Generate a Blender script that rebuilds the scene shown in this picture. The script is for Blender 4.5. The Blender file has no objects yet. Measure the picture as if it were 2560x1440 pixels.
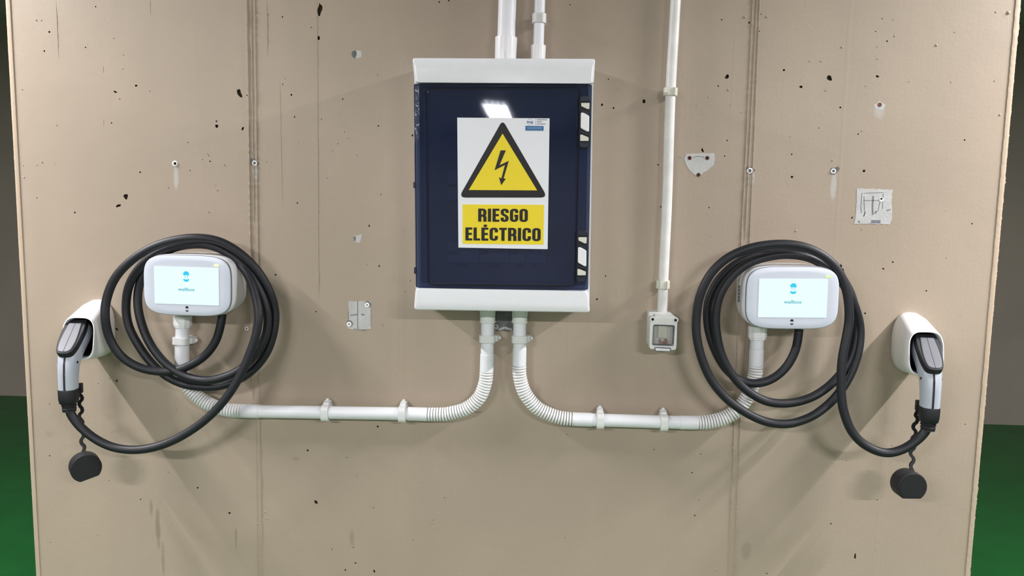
import bpy, bmesh, math, random
from mathutils import Vector, Matrix, noise
from mathutils.geometry import delaunay_2d_cdt
random.seed(7)
S = bpy.context.scene
COL = S.collection
PI = math.pi

# ------------------------------------------------------------------ camera
F, CX, CY = 1900.0, 1280.0, 720.0
CAM = Vector((0.0, -1.90, 1.40))
_d = Vector((-314.0, 17154.0, F)).normalized()          # world down, seen from the camera
_b = -0.040
_x = Vector((1.0, (314.0 - F * _b) / 17154.0, _b)).normalized()
_y = _x.cross(_d)
def c2w(v): return Vector((v.dot(_x), v.dot(_y), -v.dot(_d)))
right, down, fwd = c2w(Vector((1, 0, 0))), c2w(Vector((0, 1, 0))), c2w(Vector((0, 0, 1)))
cd = bpy.data.cameras.new('camera'); co = bpy.data.objects.new('camera', cd); COL.objects.link(co)
cd.sensor_width = 36.0; cd.lens = F / 2560 * 36.0; cd.clip_start = 0.02
m = Matrix((right, -down, -fwd)).transposed().to_4x4(); m.translation = CAM
co.matrix_world = m
S.camera = co

# ------------------------------------------------------------------ light
S.view_settings.view_transform = 'Standard'; S.view_settings.look = 'None'
S.view_settings.exposure = 0.12; S.view_settings.gamma = 1.0; S.view_settings.use_curve_mapping = False
w = bpy.data.worlds.new('world'); S.world = w; w.use_nodes = True
w.node_tree.nodes['Background'].inputs[0].default_value = (0.80, 0.88, 1.0, 1)
w.node_tree.nodes['Background'].inputs[1].default_value = 0.05
CEIL = 2.55
# (x, y, rotation about z, length, watts, width)
LAMPS = [
    (-2.15, -0.56, PI / 2, 0.8, 72.0, .035),
    (2.00, -0.56, PI / 2, 0.8, 82.0, .035),
    (-2.1, -4.1, 0.0, 1.2, 160.0, .06),
    (2.0, -4.1, 0.0, 1.2, 160.0, .06),
    (-0.57, -8.25, PI / 2, 3.0, 80.0, .26),
]
LAMP_COLOUR = (1.0, 0.965, 0.985)

# ------------------------------------------------------------------ helpers
def P(px, py, dep=0.0):
    """point on the plane y = -dep seen at pixel (px, py)"""
    r = c2w(Vector(((px - CX) / F, (py - CY) / F, 1.0)))
    return CAM + r * ((-dep - CAM.y) / r.y)

def XZ(px, py, dep=0.0):
    p = P(px, py, dep); return (p.x, p.z)

class MB:
    def __init__(s): s.v, s.f, s.mi = [], [], []
    def add(s, vs, fs, mi=0):
        o = len(s.v); s.v += [Vector(v) for v in vs]
        for f in fs: s.f.append([i + o for i in f]); s.mi.append(mi)
        return s
    def loft(s, loops, cap0=True, cap1=True, mi=0):
        n = len(loops[0]); vs = [p for l in loops for p in l]; fs = []
        for k in range(len(loops) - 1):
            for i in range(n):
                j = (i + 1) % n
                fs.append((k * n + i, k * n + j, (k + 1) * n + j, (k + 1) * n + i))
        if cap0: fs.append(tuple(range(n))[::-1])
        if cap1: fs.append(tuple(range((len(loops) - 1) * n, len(loops) * n)))
        return s.add(vs, fs, mi)
    def prism(s, xz, y0, y1, mi=0):
        """outline in x,z extruded from y0 (wall side) to y1 (camera side)"""
        return s.loft([[(x, y0, z) for x, z in xz], [(x, y1, z) for x, z in xz]], mi=mi)
    def ring(s, outer, inner, y0, y1, mi=0):
        n = len(outer)
        L = [[(x, y0, z) for x, z in outer], [(x, y1, z) for x, z in outer],
             [(x, y1, z) for x, z in inner], [(x, y0, z) for x, z in inner]]
        L.append(L[0])
        return s.loft(L, False, False, mi)
    def box(s, x0, x1, y0, y1, z0, z1, mi=0):
        return s.prism([(x0, z0), (x1, z0), (x1, z1), (x0, z1)], max(y0, y1), min(y0, y1), mi)
    def tube(s, pts, rad, seg=16, caps=True, mi=0):
        pts = [Vector(p) for p in pts]; n = len(pts)
        R = rad if isinstance(rad, (list, tuple)) else [rad] * n
        tan = []
        for i in range(n):
            a, b = pts[max(i - 1, 0)], pts[min(i + 1, n - 1)]
            t = b - a
            tan.append(t.normalized() if t.length > 1e-9 else Vector((0, 0, 1)))
        up = Vector((0, 1, 0)) if abs(tan[0].y) < 0.9 else Vector((1, 0, 0))
        nrm = (up - tan[0] * up.dot(tan[0])).normalized()
        loops = []
        for i in range(n):
            nrm = (nrm - tan[i] * nrm.dot(tan[i])).normalized()
            bi = tan[i].cross(nrm)
            loops.append([pts[i] + (nrm * math.cos(2 * PI * k / seg) + bi * math.sin(2 * PI * k / seg)) * R[i] for k in range(seg)])
        return s.loft(loops, caps, caps, mi)
    def build(s, name, mat, parent=None, smooth=40, bevel=0, segs=2, world=True):
        """one mesh object; verts given in world space when world, else in the parent's space"""
        me = bpy.data.meshes.new(name)
        off = parent['_org'] if (parent and world and '_org' in parent.keys()) else (0, 0, 0)
        if parent is None and world:
            xs = [v.x for v in s.v]; ys = [v.y for v in s.v]; zs = [v.z for v in s.v]
            off = ((min(xs) + max(xs)) / 2, max(ys), min(zs))
        ov = Vector(off)
        me.from_pydata([tuple(v - ov) for v in s.v] if world else [tuple(v) for v in s.v], [], s.f)
        bm = bmesh.new(); bm.from_mesh(me)
        bmesh.ops.remove_doubles(bm, verts=bm.verts, dist=1e-6)
        bmesh.ops.recalc_face_normals(bm, faces=bm.faces); bm.to_mesh(me); bm.free()
        mats = mat if isinstance(mat, list) else [mat]
        for q in mats: me.materials.append(q)
        if len(mats) > 1 and len(me.polygons) == len(s.mi): me.polygons.foreach_set('material_index', s.mi)
        if smooth:
            me.polygons.foreach_set('use_smooth', [True] * len(me.polygons))
            me.set_sharp_from_angle(angle=math.radians(smooth))
        o = bpy.data.objects.new(name, me); COL.objects.link(o)
        if parent:
            o.parent = parent
            if world and '_org' in parent.keys(): o['_org'] = tuple(off)
        elif world:
            o.location = off; o['_org'] = tuple(off)
        if bevel:
            b = o.modifiers.new('bevel', 'BEVEL'); b.width = bevel; b.segments = segs; b.limit_method = 'ANGLE'; b.angle_limit = math.radians(40)
            b.harden_normals = False
        return o

def thing(name, label, cat, loc, roty=0.0, rotz=0.0, group=None):
    o = bpy.data.objects.new(name, None); COL.objects.link(o)
    o.empty_display_size = 0.03
    o.location = loc; o.rotation_euler = (0, roty, rotz)
    o['label'] = label; o['category'] = cat
    if group: o['group'] = group
    o['_org'] = tuple(loc)
    return o
def tag(o, label, cat, group=None):
    o['label'] = label; o['category'] = cat
    if group: o['group'] = group
    return o
def struct(o): o['kind'] = 'structure'; return o

def sup(a, b, n=4.0, seg=48, cx=0.0, cz=0.0):
    out = []
    for k in range(seg):
        t = 2 * PI * k / seg; c, s_ = math.cos(t), math.sin(t)
        out.append((cx + a * math.copysign(abs(c) ** (2 / n), c), cz + b * math.copysign(abs(s_) ** (2 / n), s_)))
    return out
def circ(cx, cz, r, seg=20): return sup(r, r, 2.0, seg, cx, cz)
def rpoly(pts, r, k=4):
    """round the corners of an x,z polygon"""
    out = []; n = len(pts)
    R = r if isinstance(r, (list, tuple)) else [r] * n
    for i in range(n):
        p = Vector(pts[i]); a = Vector(pts[i - 1]); b = Vector(pts[(i + 1) % n])
        ra = min(R[i], (a - p).length * 0.45, (b - p).length * 0.45)
        if ra < 1e-6: out.append(tuple(p)); continue
        A = p + (a - p).normalized() * ra; B = p + (b - p).normalized() * ra
        for j in range(k + 1):
            t = j / k; q = A * (1 - t) ** 2 + p * 2 * t * (1 - t) + B * t * t
            out.append((q.x, q.y))
    return out
def pq(pts, dep, r=0.0, k=4):
    """pixel polygon -> rounded x,z outline on the plane y=-dep"""
    q = [XZ(x, y, dep) for x, y in pts]
    return rpoly(q, r, k) if r else q
def catmull(pts, sub=10):
    pts = [Vector(p) for p in pts]; out = []
    for i in range(len(pts) - 1):
        p0, p1, p2, p3 = pts[max(i - 1, 0)], pts[i], pts[i + 1], pts[min(i + 2, len(pts) - 1)]
        for j in range(sub):
            t = j / sub
            out.append(0.5 * ((2 * p1) + (p2 - p0) * t + (2 * p0 - 5 * p1 + 4 * p2 - p3) * t * t + (3 * p1 - p0 - 3 * p2 + p3) * t ** 3))
    out.append(pts[-1]); return out
def resample(pts, step):
    L = [0.0]
    for a, b in zip(pts, pts[1:]): L.append(L[-1] + (b - a).length)
    n = max(2, int(round(L[-1] / step))); out = []; k = 0
    for i in range(n + 1):
        s_ = L[-1] * i / n
        while k < len(L) - 2 and L[k + 1] < s_: k += 1
        t = (s_ - L[k]) / max(L[k + 1] - L[k], 1e-9)
        out.append(pts[k].lerp(pts[k + 1], min(t, 1)))
    return out, L[-1]

# ------------------------------------------------------------------ materials
def srgb(r, g, b):
    f = lambda c: (c / 12.92 if c <= 0.04045 else ((c + 0.055) / 1.055) ** 2.4)
    return tuple(f(c / 255) for c in (r, g, b)) + (1,)
def mat(name, col, rough=0.5, metal=0.0, emit=0.0, dark=False, var=0.06, scale=30.0, bump=0.0, bscale=200.0, spec=0.5, coat=0.0):
    M = bpy.data.materials.new(name); M.use_nodes = True
    nt = M.node_tree; B = nt.nodes['Principled BSDF']
    B.inputs['Roughness'].default_value = rough; B.inputs['Metallic'].default_value = metal
    B.inputs['Specular IOR Level'].default_value = spec
    B.inputs['Coat Weight'].default_value = coat
    tc = nt.nodes.new('ShaderNodeTexCoord')
    nz = nt.nodes.new('ShaderNodeTexNoise'); nz.inputs['Scale'].default_value = scale; nz.inputs['Detail'].default_value = 4
    nt.links.new(tc.outputs['Object'], nz.inputs['Vector'])
    rp = nt.nodes.new('ShaderNodeValToRGB')
    rp.color_ramp.elements[0].position = 0.3; rp.color_ramp.elements[1].position = 0.7
    rp.color_ramp.elements[0].color = tuple(c * (1 - var) for c in col[:3]) + (1,)
    rp.color_ramp.elements[1].color = tuple(min(1, c * (1 + var)) for c in col[:3]) + (1,)
    nt.links.new(nz.outputs['Fac'], rp.inputs['Fac']); nt.links.new(rp.outputs['Color'], B.inputs['Base Color'])
    if dark:
        nt.links.remove(B.inputs['Base Color'].links[0]); B.inputs['Base Color'].default_value = (.03, .03, .03, 1)
    if emit:
        nt.links.new(rp.outputs['Color'], B.inputs['Emission Color']); B.inputs['Emission Strength'].default_value = emit
    if bump:
        n2 = nt.nodes.new('ShaderNodeTexNoise'); n2.inputs['Scale'].default_value = bscale; n2.inputs['Detail'].default_value = 3
        nt.links.new(tc.outputs['Object'], n2.inputs['Vector'])
        bp = nt.nodes.new('ShaderNodeBump'); bp.inputs['Strength'].default_value = bump; bp.inputs['Distance'].default_value = 0.002
        nt.links.new(n2.outputs['Fac'], bp.inputs['Height']); nt.links.new(bp.outputs['Normal'], B.inputs['Normal'])
    return M

def wall_mat(name, col, stains=(), dirt=()):
    """painted concrete: faint mottling, vertical trowel and run relief, stains that stay put"""
    M = bpy.data.materials.new(name); M.use_nodes = True
    nt = M.node_tree; N = nt.nodes; L = nt.links; B = N['Principled BSDF']
    B.inputs['Roughness'].default_value = 0.42; B.inputs['Specular IOR Level'].default_value = 0.35
    geo = N.new('ShaderNodeNewGeometry'); pos = geo.outputs['Position']
    def nz(scale, det, vec=pos):
        n = N.new('ShaderNodeTexNoise'); n.inputs['Scale'].default_value = scale; n.inputs['Detail'].default_value = det
        L.new(vec, n.inputs['Vector']); return n.outputs['Fac']
    def mp(sc):
        q = N.new('ShaderNodeMapping'); q.inputs['Scale'].default_value = sc; L.new(pos, q.inputs['Vector']); return q.outputs['Vector']
    def mix(fac, a, b):
        q = N.new('ShaderNodeMix'); q.data_type = 'RGBA'
        if hasattr(fac, 'links') or not isinstance(fac, (int, float)): L.new(fac, q.inputs['Factor'])
        else: q.inputs['Factor'].default_value = fac
        for v, k in ((a, 'A'), (b, 'B')):
            s_ = [i for i in q.inputs if i.name == k and i.type == 'RGBA'][0]
            if isinstance(v, tuple): s_.default_value = v
            else: L.new(v, s_)
        return [o for o in q.outputs if o.type == 'RGBA'][0]
    def math_(op, a, b=None, clamp=False):
        q = N.new('ShaderNodeMath'); q.operation = op; q.use_clamp = clamp
        for i, v in enumerate((a, b)):
            if v is None: continue
            if isinstance(v, (int, float)): q.inputs[i].default_value = v
            else: L.new(v, q.inputs[i])
        return q.outputs[0]
    def rng(v, a, b, c=0.0, d=1.0):
        q = N.new('ShaderNodeMapRange'); q.interpolation_type = 'SMOOTHSTEP'
        for i, k in enumerate((v, a, b, c, d)):
            if isinstance(k, (int, float)): q.inputs[i].default_value = k
            else: L.new(k, q.inputs[i])
        return q.outputs[0]
    c0 = tuple(c * 0.955 for c in col[:3]) + (1,); c1 = (col[0] * 1.045, col[1] * 1.035, col[2] * 1.03, 1)
    base = mix(rng(nz(2.2, 5), 0.35, 0.65), c0, c1)
    base = mix(math_('MULTIPLY', rng(nz(1.0, 4, mp((9, 9, 0.7))), 0.45, 0.7), 0.2), base, tuple(c * 0.90 for c in col[:3]) + (1,))
    base = mix(math_('MULTIPLY', rng(nz(60, 3), 0.55, 0.75), 0.25), base, tuple(c * 0.92 for c in col[:3]) + (1,))
    sep = N.new('ShaderNodeSeparateXYZ'); L.new(pos, sep.inputs[0])
    wob = nz(45, 3)
    for (x, z, a, b, amt, cc) in stains:
        dx = math_('MULTIPLY', math_('SUBTRACT', sep.outputs['X'], x), 1 / a)
        dz = math_('MULTIPLY', math_('SUBTRACT', sep.outputs['Z'], z), 1 / b)
        r2 = math_('ADD', math_('MULTIPLY', dx, dx), math_('MULTIPLY', dz, dz))
        r2 = math_('ADD', r2, math_('MULTIPLY', math_('SUBTRACT', wob, 0.5), 1.2))
        base = mix(math_('MULTIPLY', rng(r2, 1.0, 0.05), amt), base, cc)
    L.new(base, B.inputs['Base Color'])
    h = math_('ADD', math_('MULTIPLY', nz(120, 3), 0.30), math_('MULTIPLY', nz(1.0, 5, mp((110, 110, 1.6))), 0.14))
    h = math_('ADD', h, math_('MULTIPLY', rng(nz(1.0, 2, mp((26, 26, 0.5))), 0.63, 0.70), 0.18))
    h = math_('ADD', h, math_('MULTIPLY', nz(14, 2), 0.8))
    bp = N.new('ShaderNodeBump'); bp.inputs['Strength'].default_value = 0.36; bp.inputs['Distance'].default_value = 0.0022
    L.new(h, bp.inputs['Height']); L.new(bp.outputs['Normal'], B.inputs['Normal'])
    return M

BEIGE = srgb(172, 158, 141)
DUST, SCUFF, PALE = srgb(188, 188, 184), srgb(116, 101, 86), srgb(186, 170, 152)
def stn(px, py, a, b, amt, c): x, z = XZ(px, py); return (x, z, a, b, amt, c)
STAINS = [stn(440, 442, .008, .040, .8, DUST), stn(2084, 462, .009, .045, .75, DUST), stn(2199, 278, .016, .022, .55, DUST),
          stn(640, 432, .008, .022, .6, DUST), stn(1880, 445, .009, .022, .5, DUST),
          stn(395, 1320, .008, .075, .5, SCUFF), stn(378, 1270, .006, .03, .4, SCUFF), stn(408, 1400, .006, .06, .35, SCUFF),
          stn(590, 1345, .004, .034, .4, SCUFF), stn(880, 1345, .008, .03, .3, SCUFF), stn(740, 1147, .014, .007, .22, SCUFF),
          stn(1258, 930, .013, .075, .30, SCUFF), stn(122, 1085, .016, .012, .15, SCUFF), stn(1195, 1030, .014, .004, .5, SCUFF),
          stn(1865, 1375, .018, .03, .25, SCUFF), stn(1600, 900, .22, .10, .10, PALE),
          stn(1345, 980, .010, .03, .2, SCUFF), stn(1690, 80, .02, .12, .25, PALE)]
M = {}
M['wall'] = wall_mat('beige_painted_concrete', BEIGE, STAINS)
M['wall_edge'] = wall_mat('beige_painted_concrete_edge', srgb(184, 167, 147))
M['pit'] = mat('pit_shade_concrete', srgb(78, 66, 55), 0.9, var=0.2)  # bare concrete, darkened to stand for the shade deep in pits and holes
M['far_wall'] = wall_mat('grey_concrete', srgb(160, 151, 141))
M['ceiling'] = wall_mat('off_white_concrete', srgb(176, 176, 170))
M['white'] = mat('white_plastic', srgb(243, 244, 246), 0.32, var=0.015)
M['white_gloss'] = mat('glossy_white_enclosure', srgb(240, 243, 247), 0.2, var=0.012)
M['pvc'] = mat('light_grey_pipe', srgb(238, 241, 246), 0.42, var=0.02)
M['pvc_flex'] = mat('white_corrugated_pipe', srgb(241, 242, 242), 0.4, var=0.02)
M['pvc_clip'] = mat('light_grey_clip', srgb(230, 233, 232), 0.4, var=0.02)
M['pvc_old'] = mat('dirty_white_pipe', srgb(232, 232, 230), 0.4, var=0.10, scale=18)
M['box_old'] = mat('aged_white_plastic', srgb(226, 229, 226), 0.45, var=0.05, scale=25)
M['bezel'] = mat('pale_grey_bezel', srgb(210, 217, 230), 0.35, var=0.01)
M['seam'] = mat('dark_grey_seam', srgb(104, 110, 122), 0.5)
M['black'] = mat('black_rubber', srgb(22, 23, 28), 0.6, var=0.1, bump=0.1, bscale=400)
M['cable'] = mat('black_cable_sheath', srgb(21, 24, 31), 0.5, var=0.08, bump=0.12, bscale=300)
M['void'] = mat('black_cavity', srgb(14, 15, 18), 0.6)
M['grip'] = mat('silver_grey_handle', srgb(176, 184, 195), 0.38, var=0.02)
M['plate'] = mat('brushed_grey_plate', srgb(112, 114, 120), 0.4, metal=0.1, var=0.04, bump=0.03, bscale=900)
M['patch'] = mat('bare_grey_plaster', srgb(192, 193, 192), 0.85, var=0.09, scale=40, bump=0.3, bscale=160)
M['patch_dark'] = mat('dark_bare_concrete', srgb(112, 113, 112), 0.9, var=0.25, scale=60, bump=0.5, bscale=120)
M['pencil'] = mat('pencil_mark', srgb(118, 122, 130), 0.8, var=0.2, scale=150)
M['rust'] = mat('rust', srgb(112, 70, 58), 0.9, var=0.4, scale=120)
M['rust_orange'] = mat('orange_rust', srgb(150, 88, 52), 0.9, var=0.35, scale=150)
M['hole'] = mat('drilled_hole', srgb(20, 14, 12), 0.9)
M['sign_white'] = mat('white_sign_vinyl', srgb(240, 243, 248), 0.35, var=0.008)
M['sign_black'] = mat('black_print', srgb(22, 21, 22), 0.4, var=0.03)
M['sign_yellow'] = mat('yellow_print', srgb(246, 222, 40), 0.4, var=0.01)
M['blue_print'] = mat('blue_print', srgb(52, 104, 158), 0.4)
M['grey_print'] = mat('grey_print', srgb(120, 124, 136), 0.4)
M['pale_print'] = mat('pale_blue_print', srgb(130, 172, 210), 0.4)
M['logo_blue'] = mat('blue_logo_print', srgb(112, 122, 172), 0.4)
M['inner'] = mat('inner_grey_panel', srgb(150, 156, 165), 0.6)
M['module'] = mat('breaker_module', srgb(190, 195, 204), 0.5)
M['cream'] = mat('cream_plastic', srgb(222, 222, 210), 0.4, var=0.03)
M['navy_plastic'] = mat('dark_navy_plastic', srgb(34, 42, 60), 0.3)
M['metal'] = mat('zinc_screw', srgb(170, 172, 176), 0.3, metal=0.9)
M['screen'] = mat('lit_screen', (0.80, 0.985, 0.99, 1), 0.25, emit=0.93, dark=True, var=0.004)
M['cyan'] = mat('cyan_pixels', (0.0, 0.58, 0.82, 1), 0.3, emit=0.95, dark=True, var=0.01)
M['teal'] = mat('teal_pixels', (0.02, 0.40, 0.52, 1), 0.3, emit=0.95, dark=True, var=0.01)
M['led'] = mat('status_light', (0.98, 1.0, 0.55, 1), 0.3, emit=1.0, dark=True, var=0.01)
M['led_green'] = mat('status_light_green', (0.70, 1.0, 0.40, 1), 0.3, emit=1.0, dark=True, var=0.01)
M['tube'] = mat('lit_tube', (0.95, 0.985, 1.0, 1), 0.5, emit=9.0, var=0.0)
M['lamp'] = mat('lamp_housing', srgb(225, 225, 225), 0.4)

# green floor paint
def floor_mat():
    Q = mat('green_floor_paint', srgb(22, 96, 42), 0.45, var=0.10, scale=6, bump=0.35, bscale=260); return Q
M['floor'] = floor_mat()

M['added_floor'] = mat('added_grey_floor', srgb(124, 123, 119), 0.5, var=0.08, scale=5, bump=0.3, bscale=200)  # unseen grey floor, added so bounced light is less green

# smoked transparent door plastic
def smoked():
    Q = bpy.data.materials.new('smoked_blue_plastic'); Q.use_nodes = True
    nt = Q.node_tree; N = nt.nodes; L = nt.links; N.remove(N['Principled BSDF'])
    tr = N.new('ShaderNodeBsdfTransparent'); tr.inputs[0].default_value = (0.52, 0.58, 0.72, 1)
    df = N.new('ShaderNodeBsdfDiffuse')
    tc = N.new('ShaderNodeTexCoord'); nz = N.new('ShaderNodeTexNoise'); nz.inputs['Scale'].default_value = 9
    L.new(tc.outputs['Object'], nz.inputs['Vector'])
    rp = N.new('ShaderNodeValToRGB'); rp.color_ramp.elements[0].color = (0.028, 0.043, 0.092, 1); rp.color_ramp.elements[1].color = (0.044, 0.062, 0.128, 1)
    L.new(nz.outputs['Fac'], rp.inputs['Fac']); L.new(rp.outputs['Color'], df.inputs['Color'])
    m1 = N.new('ShaderNodeMixShader'); m1.inputs[0].default_value = 0.33
    L.new(tr.outputs[0], m1.inputs[1]); L.new(df.outputs[0], m1.inputs[2])
    gl = N.new('ShaderNodeBsdfGlossy'); gl.inputs['Roughness'].default_value = 0.03; gl.inputs['Color'].default_value = (1, 1, 1, 1)
    n2 = N.new('ShaderNodeTexNoise'); n2.inputs['Scale'].default_value = 7; L.new(tc.outputs['Object'], n2.inputs['Vector'])
    bp = N.new('ShaderNodeBump'); bp.inputs['Strength'].default_value = 0.07; bp.inputs['Distance'].default_value = 0.004
    L.new(n2.outputs['Fac'], bp.inputs['Height']); L.new(bp.outputs['Normal'], gl.inputs['Normal'])
    fr = N.new('ShaderNodeFresnel'); fr.inputs['IOR'].default_value = 1.5
    m2 = N.new('ShaderNodeMixShader'); L.new(fr.outputs[0], m2.inputs[0])
    L.new(m1.outputs[0], m2.inputs[1]); L.new(gl.outputs[0], m2.inputs[2])
    L.new(m2.outputs[0], N['Material Output'].inputs['Surface'])
    return Q
M['smoked'] = smoked()
def clear_pane():
    Q = bpy.data.materials.new('clouded_clear_plastic'); Q.use_nodes = True
    nt = Q.node_tree; N = nt.nodes; L = nt.links; B = N['Principled BSDF']
    B.inputs['Base Color'].default_value = (0.75, 0.76, 0.75, 1); B.inputs['Roughness'].default_value = 0.2
    tr = N.new('ShaderNodeBsdfTransparent'); tr.inputs[0].default_value = (0.93, 0.93, 0.92, 1)
    mx = N.new('ShaderNodeMixShader'); mx.inputs[0].default_value = 0.09
    L.new(tr.outputs[0], mx.inputs[1]); L.new(B.outputs[0], mx.inputs[2]); L.new(mx.outputs[0], N['Material Output'].inputs['Surface'])
    return Q
M['pane'] = clear_pane()

# ------------------------------------------------------------------ structure
pf = P(1280, 1026, 0)                                     # ray to the foot of the far wall
ray = pf - CAM
FAR = CAM.y + ray.y * (-CAM.z / ray.z)                    # where that ray meets the floor
X0, X1, Y0 = -6.5, 6.5, -11.0
GREEN_END = -1.5                                                # green floor ends here; unseen grey floor added in front against green bounce
struct(MB().box(X0, X1, GREEN_END, FAR + 0.2, -0.2, 0.0).build('floor', M['floor'], smooth=0))
struct(MB().box(X0, X1, Y0, GREEN_END, -0.2, 0.0).build('floor', M['added_floor'], smooth=0))
struct(MB().box(X0, X1, Y0, FAR + 0.2, CEIL, CEIL + 0.2).build('ceiling', M['ceiling'], smooth=0))
struct(MB().box(X0, X1, FAR, FAR + 0.2, 0, CEIL).build('wall_back', M['far_wall'], smooth=0))
struct(MB().box(X0 - 0.2, X0, Y0, FAR + 0.2, 0, CEIL).build('wall_left', M['far_wall'], smooth=0))
struct(MB().box(X1, X1 + 0.2, Y0, FAR + 0.2, 0, CEIL).build('wall_right', M['far_wall'], smooth=0))
struct(MB().box(X0, X1, Y0 - 0.2, Y0, 0, CEIL).build('wall_rear', M['far_wall'], smooth=0))

# the freestanding wall: front face at y=0 with real pits and drilled holes
xl = P(51, 720).x; xr = P(2490, 720).x                    # outer corners
EDGE = 0.013
pits = []                                                 # (x, z, rx, rz, tilt, round)
def pit(px, py, s_, ax=1.0, tilt=None):
    x, z = XZ(px, py); pits.append((x, z, s_ * .5e-3 * ax ** .5, s_ * .5e-3 / ax ** .5, random.uniform(-.5, .5) if tilt is None else tilt, False))
for a in [(615, 42, 4), (267, 133, 3), (317, 205, 5), (286, 328, 5), (550, 305, 4), (875, 551, 6), (741, 590, 7, 2), (770, 637, 3), (1393, 810, 9), (1391, 779, 5),
          (1540, 600, 16, .45, .35), (1590, 613, 5), (1560, 828, 7, .5), (2055, 60, 20, .4, -.2), (2047, 243, 9, .6), (1815, 108, 4), (2002, 176, 3), (1873, 610, 5), (1894, 752, 4, .5),
          (1817, 542, 3), (2067, 766, 3), (1208, 916, 3), (1335, 990, 3), (1350, 1037, 4), (901, 1107, 5), (810, 1265, 13), (760, 1322, 11, 2.4, .3), (481, 1366, 5),
          (717, 790, 4), (1911, 1304, 4), (1222, 1097, 3), (1400, 1226, 3), (367, 807, 3), (145, 578, 3), (1083, 1209, 3), (238, 1272, 3)]:
    pit(a[0] / 2.571, a[1] / 2.571, *a[2:])
for a in [(330, 460, 10, .7), (945, 468, 15, .7, .5), (774, 521, 8, 1.3), (463, 136, 5), (672, 421, 6), (1232, 458, 7, 1.6, -.4), (1290, 247, 4), (1010, 645, 5), (183, 902, 8, .5, .4),
          (331, 843, 4), (315, 937, 4), (718, 926, 4), (720, 1062, 6), (1152, 1026, 7), (881, 769, 3), (1756, 840, 4), (1800, 1342, 4), (223, 1245, 4), (298, 118, 4), (278, 516, 4),
          (1117, 805, 4), (523, 188, 4), (1933, 488, 3), (1222, 189, 3), (1261, 112, 3), (482, 1082, 4), (1080, 1306, 5, .4)]:
    pit(1680 + a[0] / 2.4, a[1] / 2.4, *a[2:])
for a in [(1970, 322, 6), (2022, 655, 10, .7), (1468, 724, 7), (1265, 562, 5), (2417, 170, 6), (318, 357, 4), (900, 636, 4), (2275, 1043, 5), (2210, 1088, 5), (2395, 1096, 7, .6), (317, 25, 3),
          (2390, 690, 3), (2125, 955, 3), (2262, 943, 3)]:
    pit(a[0] / 2.56, 1000 + a[1] / 2.56, *a[2:])
for a in [(1434, 1042, 9, .35, 0), (365, 770, 4), (1273, 825, 4), (347, 485, 4), (846, 1157, 4), (1582, 665, 3), (95, 330, 3), (405, 360, 3), (2168, 162, 3)]:
    pit(1600 + a[0] / 2.667, 1000 + a[1] / 2.667, *a[2:])
for a in [(1610, 253, 9, .8), (1505, 262, 6, .6), (1534, 270, 5), (1645, 412, 4), (1652, 517, 4), (1514, 690, 4, .5), (1492, 748, 5), (1031, 338, 5, .6), (729, 238, 4), (737, 292, 4, .5),
          (857, 248, 4), (946, 315, 4), (952, 486, 3), (923, 565, 5, .5), (948, 665, 5, .5), (743, 507, 4), (689, 687, 5), (790, 779, 4), (1425, 12, 3), (1098, 5, 4), (1122, 2, 4), (1521, 198, 3),
          (2103, 664, 6, .4, .5), (2107, 676, 8, .6, .3), (2232, 655, 5), (2208, 672, 5), (2316, 727, 4), (2163, 783, 5), (292, 823, 7, 1.3), (292, 952, 6), (121, 1010, 3)]:
    pit(*a)
for _ in range(80): pit(random.uniform(70, 2470), random.uniform(15, 1425), random.uniform(1.3, 2.6))
holes = []                                                # drilled: (x, z, r)
for px, py, r in [(438, 409, 3.2), (637, 408, 3.4), (1874, 427, 3.4), (2083, 428, 3.0), (890, 138, 2.8), (894, 595, 2.6), (2199, 264, 2.6)]:
    x, z = XZ(px, py); holes.append((x, z, r * 1e-3))
def near_hole(x, z): return any((x - a) ** 2 + (z - b) ** 2 < (r + .012) ** 2 for a, b, r in holes)
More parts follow.
